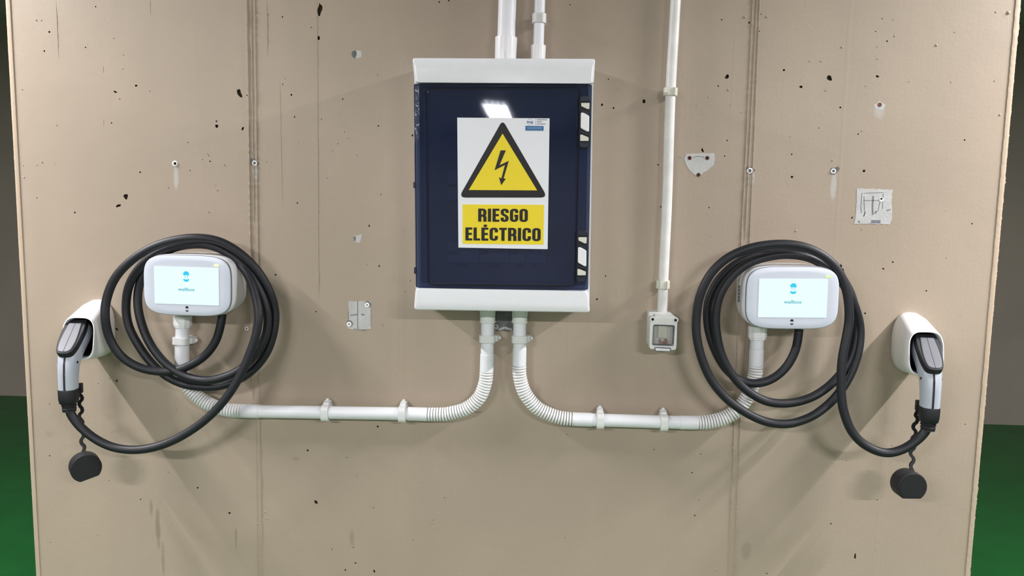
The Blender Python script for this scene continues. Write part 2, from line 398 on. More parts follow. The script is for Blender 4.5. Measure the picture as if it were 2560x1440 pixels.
def wall_front():
    zt, zb = CEIL, 0.0
    outer = [(xl + EDGE, zb), (xr - EDGE, zb), (xr - EDGE, zt), (xl + EDGE, zt)]
    V = [Vector(p) for p in outer]; Fc = [[0, 1, 2, 3]]; loops = []
    placed = []
    for (x, z, rx, rz, t, rd) in pits:
        if near_hole(x, z) or any((x - a) ** 2 + (z - b) ** 2 < (max(rx, rz) + c) ** 2 for a, b, c in placed): continue
        placed.append((x, z, max(rx, rz) + .0006)); k = 12; lp = []
        for i in range(k):
            a = 2 * PI * i / k; q = random.uniform(0.68, 1.15)
            u, v = rx * q * math.cos(a), rz * q * math.sin(a)
            lp.append(Vector((x + u * math.cos(t) - v * math.sin(t), z + u * math.sin(t) + v * math.cos(t))))
        loops.append((lp, min(.009, max(rx, rz) * 2.2)))
    for (x, z, r) in holes:
        loops.append(([Vector((x + r * math.cos(2 * PI * i / 12), z + r * math.sin(2 * PI * i / 12))) for i in range(12)], 0.022))
    for lp, dp in loops:
        Fc.append(list(range(len(V), len(V) + len(lp)))); V += lp
    ov, oe, of, _, _, orf = delaunay_2d_cdt(V, [], Fc, 0, 1e-7)
    mb = MB()
    mb.add([(p.x, 0, p.y) for p in ov], [f for f, o in zip(of, orf) if list(o) == [0]])
    for lp, dp in loops:
        c = sum(lp, Vector((0, 0))) / len(lp); n = len(lp)
        a = [(p.x, 0, p.y) for p in lp]; b = [(c.x + (p.x - c.x) * .75, dp, c.y + (p.y - c.y) * .75) for p in lp]
        mb.add(a + b, [(i, (i + 1) % n, n + (i + 1) % n, n + i) for i in range(n)] + [tuple(range(n, 2 * n))], 1)
    T = 0.26
    o_ = [(x, 0, z) for x, z in outer]; bk = [(x, T, z) for x, z in ((xl, zb), (xr, zb), (xr, zt), (xl, zt))]
    md = [(x, EDGE, z) for x, z in ((xl, zb), (xr, zb), (xr, zt), (xl, zt))]
    mb.add(o_ + md + bk, [(i, (i + 1) % 4, 4 + (i + 1) % 4, 4 + i) for i in range(4)] + [(4 + i, 4 + (i + 1) % 4, 8 + (i + 1) % 4, 8 + i) for i in range(4)] + [(8, 9, 10, 11)])
    me = bpy.data.meshes.new('wall_front'); me.from_pydata([tuple(v) for v in mb.v], [], mb.f)
    me.materials.append(M['wall']); me.materials.append(M['pit']); me.polygons.foreach_set('material_index', mb.mi)
    bm = bmesh.new(); bm.from_mesh(me); bmesh.ops.remove_doubles(bm, verts=bm.verts, dist=1e-6); bmesh.ops.recalc_face_normals(bm, faces=bm.faces); bm.to_mesh(me); bm.free()
    o = bpy.data.objects.new('wall_front', me); COL.objects.link(o); o['_org'] = (0, 0, 0)
    return struct(o)
WALL = wall_front()

# rough rounded corner edges
def corner_edge(xo, sgn, rag):
    mb = MB(); loops = []; n = 850
    for i in range(n + 1):
        z = CEIL * i / n
        j = noise.noise((xo * 3, 0, z * 60)) * rag * .6 + noise.noise((xo * 3, 2, z * 170)) * rag * .8 + noise.noise((xo, 5, z * 9)) * .0012
        k = noise.noise((xo * 3, 9, z * 110)) * rag * .7
        loops.append([(xo - sgn * EDGE * 1.15, .004, z), (xo - sgn * (EDGE * 1.05 + k * .4), -.0022, z), (xo - sgn * EDGE * .55, -.0030 + k * .3, z),
                      (xo - sgn * (.002 + j * .4), -.0010, z), (xo + sgn * (.0022 + j), .006, z), (xo + sgn * .0004, .03, z), (xo - sgn * .004, .03, z)])
    mb.loft(loops); return mb.build('corner_edge', M['wall_edge'], WALL, smooth=60)
corner_edge(xl, -1, .0012); corner_edge(xr, 1, .0030)

# formwork seams: narrow proud ridges with grooves between
def seam(lines, seed, r=.0016):
    mb = MB()
    for q, (pts, amp) in enumerate(lines):
        cp = [P(x, y) for x, y in pts]
        cp = resample(cp, .004)[0]; loops = []
        for i, p in enumerate(cp):
            nz_ = noise.noise((seed + q, p.z * 22, 0)); n2 = noise.noise((seed + q * 3, p.z * 130, 4))
            a = r * amp * (1 + .45 * nz_) * min(1, .15 + i / 12, .15 + (len(cp) - 1 - i) / 12); xx = p.x + nz_ * .0005 + n2 * .0006
            hgt = a * (1.45 + 1.1 * n2)
            loops.append([(xx - a * 1.2, .0006, p.z), (xx - a * .5, -hgt, p.z), (xx + a * .5, -hgt, p.z), (xx + a * 1.2, .0006, p.z)])
        mb.loft(loops)
    return mb.build('formwork_seam', M['wall'], WALL, smooth=60)
seam([([(618, -60), (617, 0), (622, 300), (626, 600), (633, 1000)], 1.5), ([(626, -60), (628, 0), (632, 300), (636, 560)], .8), ([(636, -60), (637, 0), (641, 300), (645, 600), (650, 1000), (656, 1500)], 1.0),
      ([(640, 1010), (646, 1500)], .3)], 3)
seam([([(1884, -60), (1882, 0), (1868, 300), (1853, 600), (1838, 1000), (1818, 1500)], 1.0), ([(1894, -60), (1892, 0), (1877, 300), (1862, 600)], .9), ([(1902, -60), (1899, 0), (1887, 300), (1874, 600), (1850, 1060), (1832, 1500)], .9)], 11)
seam([([(140, 0), (147, 150)], .35), ([(375, 0), (376, 36)], .5), ([(700, 200), (703, 380), (707, 520)], .2), ([(793, 0), (797, 760)], .3), ([(667, 0), (669, 140)], .5), ([(258, 165), (258, 182)], .8), ([(259, 298), (259, 318)], .8)], 21)

# paint blisters
def blisters():
    mb = MB(); L = [(2105, 118, 5), (2025, 153, 4), (2053, 153, 4), (2065, 226, 4), (2194, 117, 3), (2237, 90, 4), (2233, 49, 3), (2387, 80, 3), (2521, 32, 8), (2490, 30, 4), (1862, 43, 6), (1917, 42, 5), (1905, 34, 4),
         (1990, 577, 5), (2155, 327, 3), (1821, 225, 5), (1772, 243, 3), (1742, 263, 3), (1708, 187, 3), (1702, 393, 4), (1690, 265, 3), (1827, 262, 3), (1854, 281, 3), (1758, 285, 2.5), (2081, 401, 4), (2165, 215, 3),
         (2194, 147, 3), (2274, 204, 3), (2341, 113, 6), (2500, 287, 5), (105, 405, 4), (60, 443, 4), (58, 413, 3), (92, 412, 3), (520, 388, 4), (505, 398, 3), (560, 412, 4), (308, 137, 3), (306, 171, 3), (90, 50, 4), (521, 530, 4),
         (843, 358, 4), (870, 345, 3), (830, 376, 3), (1746, 340, 2), (1976, 340, 3), (2378, 205, 3), (2155, 573, 3), (1778, 590, 3), (662, 1280, 4), (668, 1296, 4), (644, 1310, 4), (1826, 1250, 4), (1830, 1270, 4), (1848, 1325, 4), (1790, 1425, 4)]
    for px, py, s_ in L:
        x, z = XZ(px, py); r = s_ * .6e-3; k = 8
        lp = lambda q, y: [(x + r * q * math.cos(2 * PI * i / k) * random.uniform(.85, 1.15), y, z + r * q * math.sin(2 * PI * i / k) * random.uniform(.85, 1.15)) for i in range(k)]
        mb.loft([lp(1, .0005), lp(.8, -r * .4), lp(.35, -r * .6)])
    o = mb.build('paint_blisters', M['wall'], WALL, smooth=80); o['kind'] = 'stuff'
blisters()

# bare patches where fittings were removed
def jag(pts, dep=0.0, amp=.0009, step=.004):
    q = [Vector(XZ(x, y)) for x, y in pts]; out = []
    for a, b in zip(q, q[1:] + q[:1]):
        n = max(1, int((b - a).length / step))
        for i in range(n):
            p = a.lerp(b, i / n); out.append((p.x + random.uniform(-amp, amp), p.y + random.uniform(-amp, amp)))
    return out
def bare(pts, m_='patch', t=.0006, amp=.0009):
    return MB().prism(jag(pts, amp=amp), .002, -t).build('bare_patch', M[m_], WALL, smooth=0)
def line(parent, pts, wd, m_='pencil', y=-.0010, name='pencil_line'):
    mb = MB(); q = [Vector(XZ(a, b)) for a, b in pts]
    for a, b in zip(q, q[1:]):
        t = (b - a).normalized(); n = Vector((-t.y, t.x)) * wd * .42
        mb.prism([tuple(a - n), tuple(b - n), tuple(b + n), tuple(a + n)], -.0004, y)
    return mb.build(name, M[m_], parent, smooth=0)
def dot(parent, px, py, r, m_='hole', y0=-.0003, y1=-.0011, name='drill_hole', ax=1.0):
    x, z = XZ(px, py); return MB().prism(sup(r * ax, r / ax, 2, 14, x, z), y0, y1).build(name, M[m_], parent, smooth=0)
def plug(px, py, ro, ri, parent=None):
    x, z = XZ(px, py); o, i = circ(x, z, ro, 20), circ(x, z, ri, 20)
    mb = MB(); L = [[(a, .018, b) for a, b in o], [(a, -.0012, b) for a, b in o], [(a, -.0022, b) for a, b in circ(x, z, ro * .85, 20)], [(a, -.0020, b) for a, b in circ(x, z, ri * 1.15, 20)], [(a, .018, b) for a, b in i]]
    mb.loft(L, False, False); return mb.build('wall_plug', M['white'], parent or WALL, smooth=50)
for px, py, r in [(438, 409, 7.2), (637, 408, 6.8), (1874, 427, 7.4), (2083, 428, 6.4)]:
    plug(px, py, r * 1e-3, r * .48e-3)
bare([(626, 397), (634, 395), (640, 400), (648, 408), (645, 415), (630, 414), (624, 408)], 'patch_dark', .0003)
bare([(1864, 420), (1870, 416), (1880, 417), (1888, 425), (1886, 430), (1876, 436), (1866, 434)], 'patch_dark', .0003)
bare([(2076, 419), (2090, 419), (2097, 416), (2099, 423), (2094, 428), (2086, 437), (2078, 434)], 'patch_dark', .0003)
p = bare([(882, 127), (891, 126), (903, 128), (904, 142), (896, 146), (888, 146), (879, 140), (880, 133)], 'patch', .0002)
bare([(880, 128), (889, 126), (892, 134), (890, 142), (888, 146), (879, 141)], 'patch_dark', .0004)
bare([(885, 590), (896, 588), (906, 585), (903, 598), (897, 608), (886, 604)], 'patch', .0002)
bare([(884, 592), (890, 590), (890, 602), (885, 602)], 'patch_dark', .0004)
bare([(2184, 260), (2190, 262), (2198, 252), (2206, 258), (2214, 262), (2210, 272), (2200, 276), (2188, 272)], 'patch', .0002)
dot(WALL, 2199, 262, .0052, 'rust', .001, -.0004, 'rust_ring')
p = bare([(872, 753), (927, 753), (926, 790), (928, 822), (900, 825), (870, 822), (872, 790)])
line(p, [(894, 751), (894, 822)], .0018); line(p, [(884, 822), (914, 825)], .0016)
line(p, [(876, 788), (893, 786)], .003); line(p, [(903, 786), (911, 787)], .004)
line(p, [(871, 778), (871, 803)], .001)
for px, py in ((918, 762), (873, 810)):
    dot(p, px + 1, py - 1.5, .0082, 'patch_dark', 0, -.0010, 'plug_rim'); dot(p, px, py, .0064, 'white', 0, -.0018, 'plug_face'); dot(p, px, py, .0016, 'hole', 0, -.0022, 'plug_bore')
dot(WALL, 617, 821, .005, 'white', .001, -.0012, 'wall_plug'); dot(WALL, 617, 821, .0018, 'hole', .001, -.0017)
p = bare([(1716, 384), (1750, 383), (1786, 383), (1788, 398), (1783, 414), (1768, 426), (1750, 438), (1738, 438), (1722, 424), (1713, 408), (1710, 396)])
for px, py in ((1724, 395), (1768, 395), (1746, 437)):
    dot(p, px, py, .0050, 'rust', 0, -.0010, 'rust_ring'); dot(p, px, py, .0026, 'hole', 0, -.0015)
line(p, [(1733, 394), (1741, 391), (1750, 390.5), (1760, 393)], .0014)
p = bare([(2142, 471), (2175, 472), (2231, 474), (2229, 510), (2230, 545), (2224, 561), (2190, 560), (2136, 559), (2140, 530)])
for q in ([(2160, 483), (2208, 481)], [(2158, 501), (2198, 501)], [(2155, 482), (2152, 520), (2154, 532)], [(2160, 490), (2161, 530)], [(2208, 484), (2206, 522)], [(2200, 503), (2195, 528)]): line(p, q, .0013)
line(p, [(2183, 490), (2181, 515), (2182, 537)], .0042); line(p, [(2178, 554), (2201, 554)], .009); line(p, [(2163, 530), (2159, 541)], .002, 'hole')
line(p, [(2188, 534), (2191, 527)], .004); line(p, [(2146, 552), (2149, 556)], .004); line(p, [(2216, 526), (2226, 524)], .003)
dot(p, 2203, 499, .0052, 'white', 0, -.0014, 'plug_face'); dot(p, 2203, 497, .0024, 'hole', 0, -.0020)
p = bare([(1237, 776), (1282, 776), (1283, 826), (1270, 829), (1255, 827), (1238, 829)], 'patch_dark', .0012)
dot(p, 1241, 817, .0058, 'patch', -.0008, -.0020, 'plug_face'); dot(p, 1240, 816, .002, 'hole', -.0008, -.0026)
line(p, [(1246, 824), (1262, 819), (1280, 824)], .006, 'patch', -.0022, 'plaster_lip')

# ------------------------------------------------------------------ distribution board
c = P(1257, 780, .0)
BD = thing('distribution_board', 'tall white electrical enclosure with smoked dark blue door in the middle of the wall', 'electrical enclosure', (c.x, 0, c.z))
bo = pq([(1036, 149), (1484, 150), (1473, 778), (1040, 772)], .10, .012)
bi = pq([(1050, 212), (1470, 214), (1462, 714), (1053, 708)], .10, .008)
mb = MB().prism(bo, .0, -.045); mb.ring(bo, bi, -.045, -.104); mb.build('enclosure_body', M['white_gloss'], BD, bevel=.002)
topo = pq([(1030, 143), (1489, 145), (1485, 208), (1036, 206)], .135, .006)
def cover(o, bulge_top):
    """cap with a rolled edge towards its outer end"""
    cx = sum(x for x, z in o) / len(o); cz = sum(z for x, z in o) / len(o)
    zi = min(z for x, z in o) if bulge_top > 0 else max(z for x, z in o)
    def sc(k, kz): return [(cx + (x - cx) * k, zi + (z - zi) * kz) for x, z in o]
    L = []
    for dep, k, kz in ((.05, .994, .985), (.118, 1.0, 1.0), (.127, .999, .992), (.133, .997, .975), (.1358, .993, .95), (.1368, .988, .92)):
        L.append([(x, -dep, z) for x, z in sc(k, kz)])
    L.append([(x, -.1372, z) for x, z in sc(.96, .6)])
    return MB().loft(L)
cover(topo, 1).build('top_cover', M['white_gloss'], BD, smooth=50)
boto = pq([(1038, 721), (1471, 728), (1476, 783), (1034, 776)], .135, .008)
cover(boto, -1).build('bottom_cover', M['white_gloss'], BD, smooth=50)
do = pq([(1034, 209), (1480, 211), (1470, 725), (1039, 719)], .128, .004)
di = pq([(1068, 223), (1446, 221), (1436, 714), (1073, 710)], .128, .010)
dg = pq([(1065.5, 220.5), (1448.5, 218.5), (1438.5, 717), (1070.5, 713)], .128, .011)
def same(o, n=64):
    """resample an outline by arc length so that two outlines pair up"""
    q = [Vector((a, b)) for a, b in o]; q.append(q[0]); L = [0]
    for a, b in zip(q, q[1:]): L.append(L[-1] + (b - a).length)
    out = []; k = 0
    for i in range(n):
        s_ = L[-1] * i / n
        while k < len(L) - 2 and L[k + 1] < s_: k += 1
        t = (s_ - L[k]) / max(L[k + 1] - L[k], 1e-9); v = q[k].lerp(q[k + 1], t); out.append((v.x, v.y))
    return out
DOOR = MB().ring(do, dg, -.106, -.128).build('door', M['smoked'], BD, bevel=.002)
MB().prism(di, -.124, -.131).build('window_panel', M['smoked'], DOOR, bevel=.0022, segs=3)
MB().ring(dg, di, -.112, -.1255).build('groove_strip', M['void'], DOOR)  # black strip filling the groove round the window panel
for a, b in (((1034, 455), (1040, 470)), ((1036, 668), (1041, 684))):
    MB().prism(pq([a, (b[0], a[1]), b, (a[0], b[1])], .124, .001), -.118, -.1295).build('hinge', M['navy_plastic'], DOOR, bevel=.0008)
def film():
    Q = bpy.data.materials.new('clear_film'); Q.use_nodes = True
    nt = Q.node_tree; N = nt.nodes; L = nt.links; N.remove(N['Principled BSDF'])
    tr = N.new('ShaderNodeBsdfTransparent'); gl = N.new('ShaderNodeBsdfGlossy'); gl.inputs['Roughness'].default_value = .12
    fr = N.new('ShaderNodeFresnel'); fr.inputs['IOR'].default_value = 1.7
    mx = N.new('ShaderNodeMixShader'); L.new(fr.outputs[0], mx.inputs[0]); L.new(tr.outputs[0], mx.inputs[1]); L.new(gl.outputs[0], mx.inputs[2]); L.new(mx.outputs[0], N['Material Output'].inputs['Surface'])
    mb = MB(); nu, nv = 9, 60; vs = []
    for j in range(nv + 1):
        for i in range(nu + 1):
            wd = 12 + 5 * noise.noise((j * .13, 0, 2))
            p = P(1036 + wd * i / nu, 216 + 140 * j / nv, .130); e = min(1, i / 1.5, (nu - i) / 1.5)
            n_ = noise.noise((p.x * 180, 1, p.z * 60)) * .0025 + noise.noise((p.x * 420, 3, p.z * 170)) * .0012
            vs.append((p.x, -.1288 - .0016 - n_ * e, p.z))
    mb.add(vs, [(j * (nu + 1) + i, j * (nu + 1) + i + 1, (j + 1) * (nu + 1) + i + 1, (j + 1) * (nu + 1) + i) for j in range(nv) for i in range(nu)])
    mb.build('protective_film', Q, DOOR, smooth=80)
film()
ip = pq([(1072, 225), (1442, 224), (1434, 706), (1076, 702)], .07, .006)
MB().prism(ip, -.044, -.062).build('inner_panel', M['inner'], BD, bevel=.001)
mods = [(1120, 1198), (1200, 1274), (1276, 1314), (1316, 1364)]
for (ya, yb) in ((425, 500), (606, 656)):
    for k, (a, b) in enumerate(mods):
        q = MB().prism(pq([(a, ya), (b, ya), (b, yb), (a, yb)], .08, .001), -.060, -.082).build('circuit_breaker', M['module'], BD, bevel=.0006)
        t = (yb - ya) * .5 + ya
        if k < 3: MB().prism(pq([(a + 1, t - 3), (a + 19, t - 3), (a + 19, t + 4), (a + 1, t + 4)], .088, .0005), -.080, -.090).build('toggle', M['void'], q)
        else:
            for xx in (a + 14, a + 34):
                x, z = XZ(xx, t, .082); MB().prism(circ(x, z, .0022, 12), -.080, -.085).build('test_button', M['void'], q)
    if ya > 600:
        for a, b in ((1146, 1176), (1222, 1252), (1288, 1310), (1325, 1340)):
            MB().prism(pq([(a, 661), (b, 661), (b, 668), (a, 668)], .062), -.060, -.0632).build('circuit_label', M['seam'], BD)
def latch(x0, y0):
    """slot with two catches and a white lever; pixel offsets from its top left corner"""
    D = .130
    def q(pts, r, dep=D): return pq([(x0 + a, y0 + b) for a, b in pts], dep, r)
    sl = MB().prism(q([(0, 0), (27, 0), (25, 134), (-2, 134)], .0125), -.126, -.1315).build('latch', M['void'], BD, bevel=.0006)
    MB().prism(q([(2.5, 3), (24.5, 3), (24.5, 16), (2.5, 16)], [.0095, .0095, .001, .001]), -.1300, -.1345).build('latch_end', M['navy_plastic'], sl, bevel=.001)
    MB().prism(q([(3.5, 20), (24, 20), (23.5, 35), (19, 35.5), (3.5, 28)], .0012), -.1300, -.1355).build('catch', M['cream'], sl, bevel=.0008)
    MB().prism(q([(3, 37), (23, 43), (23, 51), (3, 41)], .001), -.1300, -.1345).build('lever_end', M['navy_plastic'], sl, bevel=.0008)
    h = MB().prism(q([(2.5, 44.5), (9, 45), (23, 53), (22.5, 92), (18, 92), (2, 83)], .0028), -.1300, -.1405).build('lever', M['white'], sl, bevel=.0016, segs=3)
    MB().prism(q([(1.5, 87), (22, 96), (22, 101), (1.5, 94)], .001), -.1300, -.1345).build('lever_end', M['navy_plastic'], sl, bevel=.0008)
    MB().prism(q([(1, 99), (5, 99), (21.5, 106), (21.5, 115), (1, 115)], .0012), -.1300, -.1355).build('catch', M['cream'], sl, bevel=.0008)
    MB().prism(q([(0.5, 119), (22.5, 119), (22.5, 131), (.5, 131)], [.001, .001, .0095, .0095]), -.1300, -.1345).build('latch_end', M['navy_plastic'], sl, bevel=.001)
latch(1449.5, 238); latch(1442.5, 573)

# ------------------------------------------------------------------ warning sign
SD = .1318
c = P(1257, 620, SD)
SG = thing('warning_sign', 'white sign with yellow electrical hazard triangle on the smoked door', 'sign', (c.x, -.131, c.z))
def flat(o, y, name, m_, par, t=.0004): return MB().prism(o, y, y - t).build(name, M[m_], par, smooth=0)
flat(pq([(1143, 294), (1374, 296), (1369, 623), (1146, 619)], SD), -.1312, 'sign_panel', 'sign_white', SG, .0007)
flat(pq([(1256.5, 300), (1369, 494), (1147, 494)], SD, [.013, .017, .017], 8), -.1319, 'triangle_border', 'sign_black', SG, .0003)
flat(pq([(1256.5, 334), (1343, 476), (1172, 475)], SD), -.1322, 'triangle_field', 'sign_yellow', SG, .0003)
flat(pq([(1251.5, 376), (1264.5, 376), (1249, 413), (1272, 402), (1259, 446), (1264.5, 447), (1253, 463), (1247.5, 443), (1253.5, 446), (1262.5, 412.5), (1236.5, 425.5)], SD), -.1325, 'lightning_bolt', 'sign_black', SG, .0003)
flat(pq([(1156.5, 511), (1360, 512), (1358.5, 611.5), (1156.5, 609.5)], SD), -.1319, 'text_field', 'sign_yellow', SG, .0003)
# condensed bold lettering drawn with strokes
TV, TH = .215, .165
def rpath(pts, closed=False, r=.2, k=6):
    if closed: return rpoly(pts, r, k), True
    out = [tuple(pts[0])]
    for i in range(1, len(pts) - 1):
        p_ = Vector(pts[i][:2]); a, b = Vector(pts[i - 1][:2]), Vector(pts[i + 1][:2]); rr = pts[i][2] if len(pts[i]) > 2 else r
        ra = min(rr, (a - p_).length * .5, (b - p_).length * .5)
        if ra < 1e-4: out.append((p_.x, p_.y)); continue
        A, B_ = p_ + (a - p_).normalized() * ra, p_ + (b - p_).normalized() * ra
        for j in range(k + 1):
            t = j / k; q = A * (1 - t) ** 2 + p_ * 2 * t * (1 - t) + B_ * t * t; out.append((q.x, q.y))
    out.append(tuple(pts[-1][:2])); return out, False
def glyph(ch):
    l, b, t = TV / 2, TH / 2, 1 - TH / 2; W = .56; r_ = W - TV / 2
    if ch == 'I': return TV + .02, [([(l + .01, 0), (l + .01, 1)], 0)]
    if ch == 'E': return .46, [([(l, 0), (l, 1)], 0), ([(l, t), (.46, t)], 0), ([(l, .51), (.43, .51)], 0), ([(l, b), (.46, b)], 0)]
    if ch == 'L': return .44, [([(l, 0), (l, 1)], 0), ([(l, b), (.44, b)], 0)]
    if ch == 'T': return .50, [([(.25, 0), (.25, 1)], 0), ([(0, t), (.50, t)], 0)]
    if ch == 'O': return W, [([(l, b), (r_, b), (r_, t), (l, t)], 'c')]
    if ch == 'C': return W, [([(r_, .64), (r_, t), (l, t), (l, b), (r_, b), (r_, .37)], .2)]
    if ch == 'G': return W, [([(r_, .68), (r_, t), (l, t), (l, b), (r_, b), (r_, .50)], .2), ([(.30, .47), (W, .47)], 0)]
    if ch == 'S': return W - .02, [([(r_ - .02, .68), (r_ - .02, t), (l, t), (l, .57), (r_ - .02, .43), (r_ - .02, b), (l, b), (l, .32)], .19)]
    if ch == 'R': return W, [([(l, 0), (l, 1)], 0), ([(l, t), (r_ - .005, t), (r_ - .005, .46), (l, .46)], .18), ([(.28, .47), (r_, .40, .12), (r_ + .005, .0)], .1)]
def stroke(mb, pts, closed, org, ux, uz, h, y, t):
    K = TH / TV                                              # work in a space where the pen is round
    q = [Vector((a * K, b)) for a, b in pts]; n = len(q); hw = TH / 2; lo, ro = [], []
    for i in range(n):
        a = q[i - 1] if (i or closed) else None; b = q[(i + 1) % n] if (i < n - 1 or closed) else None
        d1 = (q[i] - a).normalized() if a is not None and (q[i] - a).length > 1e-9 else None
        d2 = (b - q[i]).normalized() if b is not None and (b - q[i]).length > 1e-9 else None
        d1 = d1 or d2; d2 = d2 or d1; tt = (d1 + d2).normalized(); nn = Vector((-tt.y, tt.x)); cs = max(.5, nn.dot(Vector((-d1.y, d1.x))))
        lo.append(q[i] + nn * hw / cs); ro.append(q[i] - nn * hw / cs)
    def W_(v, yy): p_ = org + ux * (v.x / K * h) + uz * (v.y * h); return (p_.x, yy, p_.z)
    m_ = n if closed else n - 1
    for i in range(m_):
        j = (i + 1) % n; f = [lo[i], ro[i], ro[j], lo[j]]
        mb.add([W_(v, y) for v in f] + [W_(v, y - t) for v in f], [(0, 1, 2, 3), (7, 6, 5, 4), (0, 4, 5, 1), (1, 5, 6, 2), (2, 6, 7, 3), (3, 7, 4, 0)])
def big_text(word, p0, p1, hpx, name):
    """word set between two pixel points on its base line"""
    A, B_ = P(*p0, SD), P(*p1, SD); ux = (B_ - A); width = ux.length; ux.normalize(); uz = Vector((-ux.z, 0, ux.x)); h = hpx * width / math.dist(p0, p1)
    base = word.replace('É', 'E'); adv = [glyph(ch_)[0] for ch_ in base]; gap = .085
    tot = sum(adv) + gap * (len(adv) - 1); kx = width / (tot * h); x = 0.0
    for ch_, orig, a in zip(base, word, adv):
        mb = MB()
        for kk, (pts, md) in enumerate(glyph(ch_)[1]):
            if md == 'c': pp, cl = rpath(pts, True, .2)
            elif md == 0: pp, cl = [p_[:2] for p_ in pts], False
            else: pp, cl = rpath(pts, False, md)
            stroke(mb, [(u + 0, v) for u, v in pp], cl, A + ux * (x * h * kx), ux * kx, uz, h, -.1322 - kk * .00006, .0003)
        if orig == 'É': stroke(mb, [(.20, 1.05), (.31, 1.22)], False, A + ux * (x * h * kx), ux * kx, uz, h, -.1322, .0003)
        mb.build(name, M['sign_black'], SG, smooth=0); x += a + gap
big_text('RIESGO', (1195.5, 554), (1319.5, 555), 32.5, 'letter')
big_text('ELÉCTRICO', (1163.5, 601), (1351.5, 603), 32.5, 'letter')

# plain text from the built-in font as flat mesh
def text(body, size, m_, name, parent, loc, rot=(PI / 2, 0, 0), bold=0.0, ext=.0002, sx=1.0):
    cu = bpy.data.curves.new(name, 'FONT'); cu.body = body; cu.size = size; cu.align_x = 'CENTER'; cu.align_y = 'CENTER'; cu.extrude = ext; cu.offset = bold
    cu.resolution_u = 3
    t = bpy.data.objects.new(name, cu); COL.objects.link(t)
    dg_ = bpy.context.evaluated_depsgraph_get(); me = bpy.data.meshes.new_from_object(t.evaluated_get(dg_)); bpy.data.objects.remove(t)
    me.name = name; me.materials.clear(); me.materials.append(M[m_])
    o = bpy.data.objects.new(name, me); COL.objects.link(o); o.parent = parent; o.location = loc; o.rotation_euler = rot; o.scale = (sx, 1, 1); return o

# installer's small sticker, top right corner of the sign
c = P(1344, 327, SD)
SK = thing('sticker', 'small white and blue installer sticker in the top right corner of the sign', 'sticker', (c.x, -.1319, c.z))
flat(pq([(1311, 295.5), (1373.5, 296), (1373, 328.5), (1311, 328)], SD), -.1319, 'sticker_paper', 'sign_white', SK, .0003)
flat(pq([(1313.5, 314.5), (1359, 315), (1359, 326.8), (1313.5, 326.5)], SD), -.1322, 'blue_band', 'blue_print', SK, .0002)
x, z = XZ(1325, 304.6, SD); MB().ring(circ(x, z, .0066, 24), circ(x, z, .0061, 24), -.1322, -.1324).build('logo_ring', M['logo_blue'], SK, smooth=0)
x2, z2 = XZ(1330.3, 309.2, SD); flat(circ(x2, z2, .0011, 10), -.1322, 'logo_dot', 'grey_print', SK, .0003)
text('evex', .0078, 'logo_blue', 'logo_word', SK, (x - c.x - .0002, -.0006, z - c.z - .0002), bold=.00018)
for yy, a, b in ((299.4, 1342, 1367.5), (304.6, 1342, 1355), (310, 1342, 1363.5)):
    xx, zz = XZ(1339, yy, SD); flat(circ(xx, zz, .0010, 10), -.1322, 'contact_icon', 'grey_print', SK, .0002)
    flat(pq([(a, yy - .9), (b, yy - .9), (b, yy + .9), (a, yy + .9)], SD), -.1322, 'contact_line', 'grey_print', SK, .0002)
for yy, a, b in ((318.4, 1316, 1356), (321.6, 1318, 1355)):
    flat(pq([(a, yy - .8), (b, yy - .8), (b, yy + .8), (a, yy + .8)], SD), -.1324, 'band_line', 'pale_print', SK, .0002)

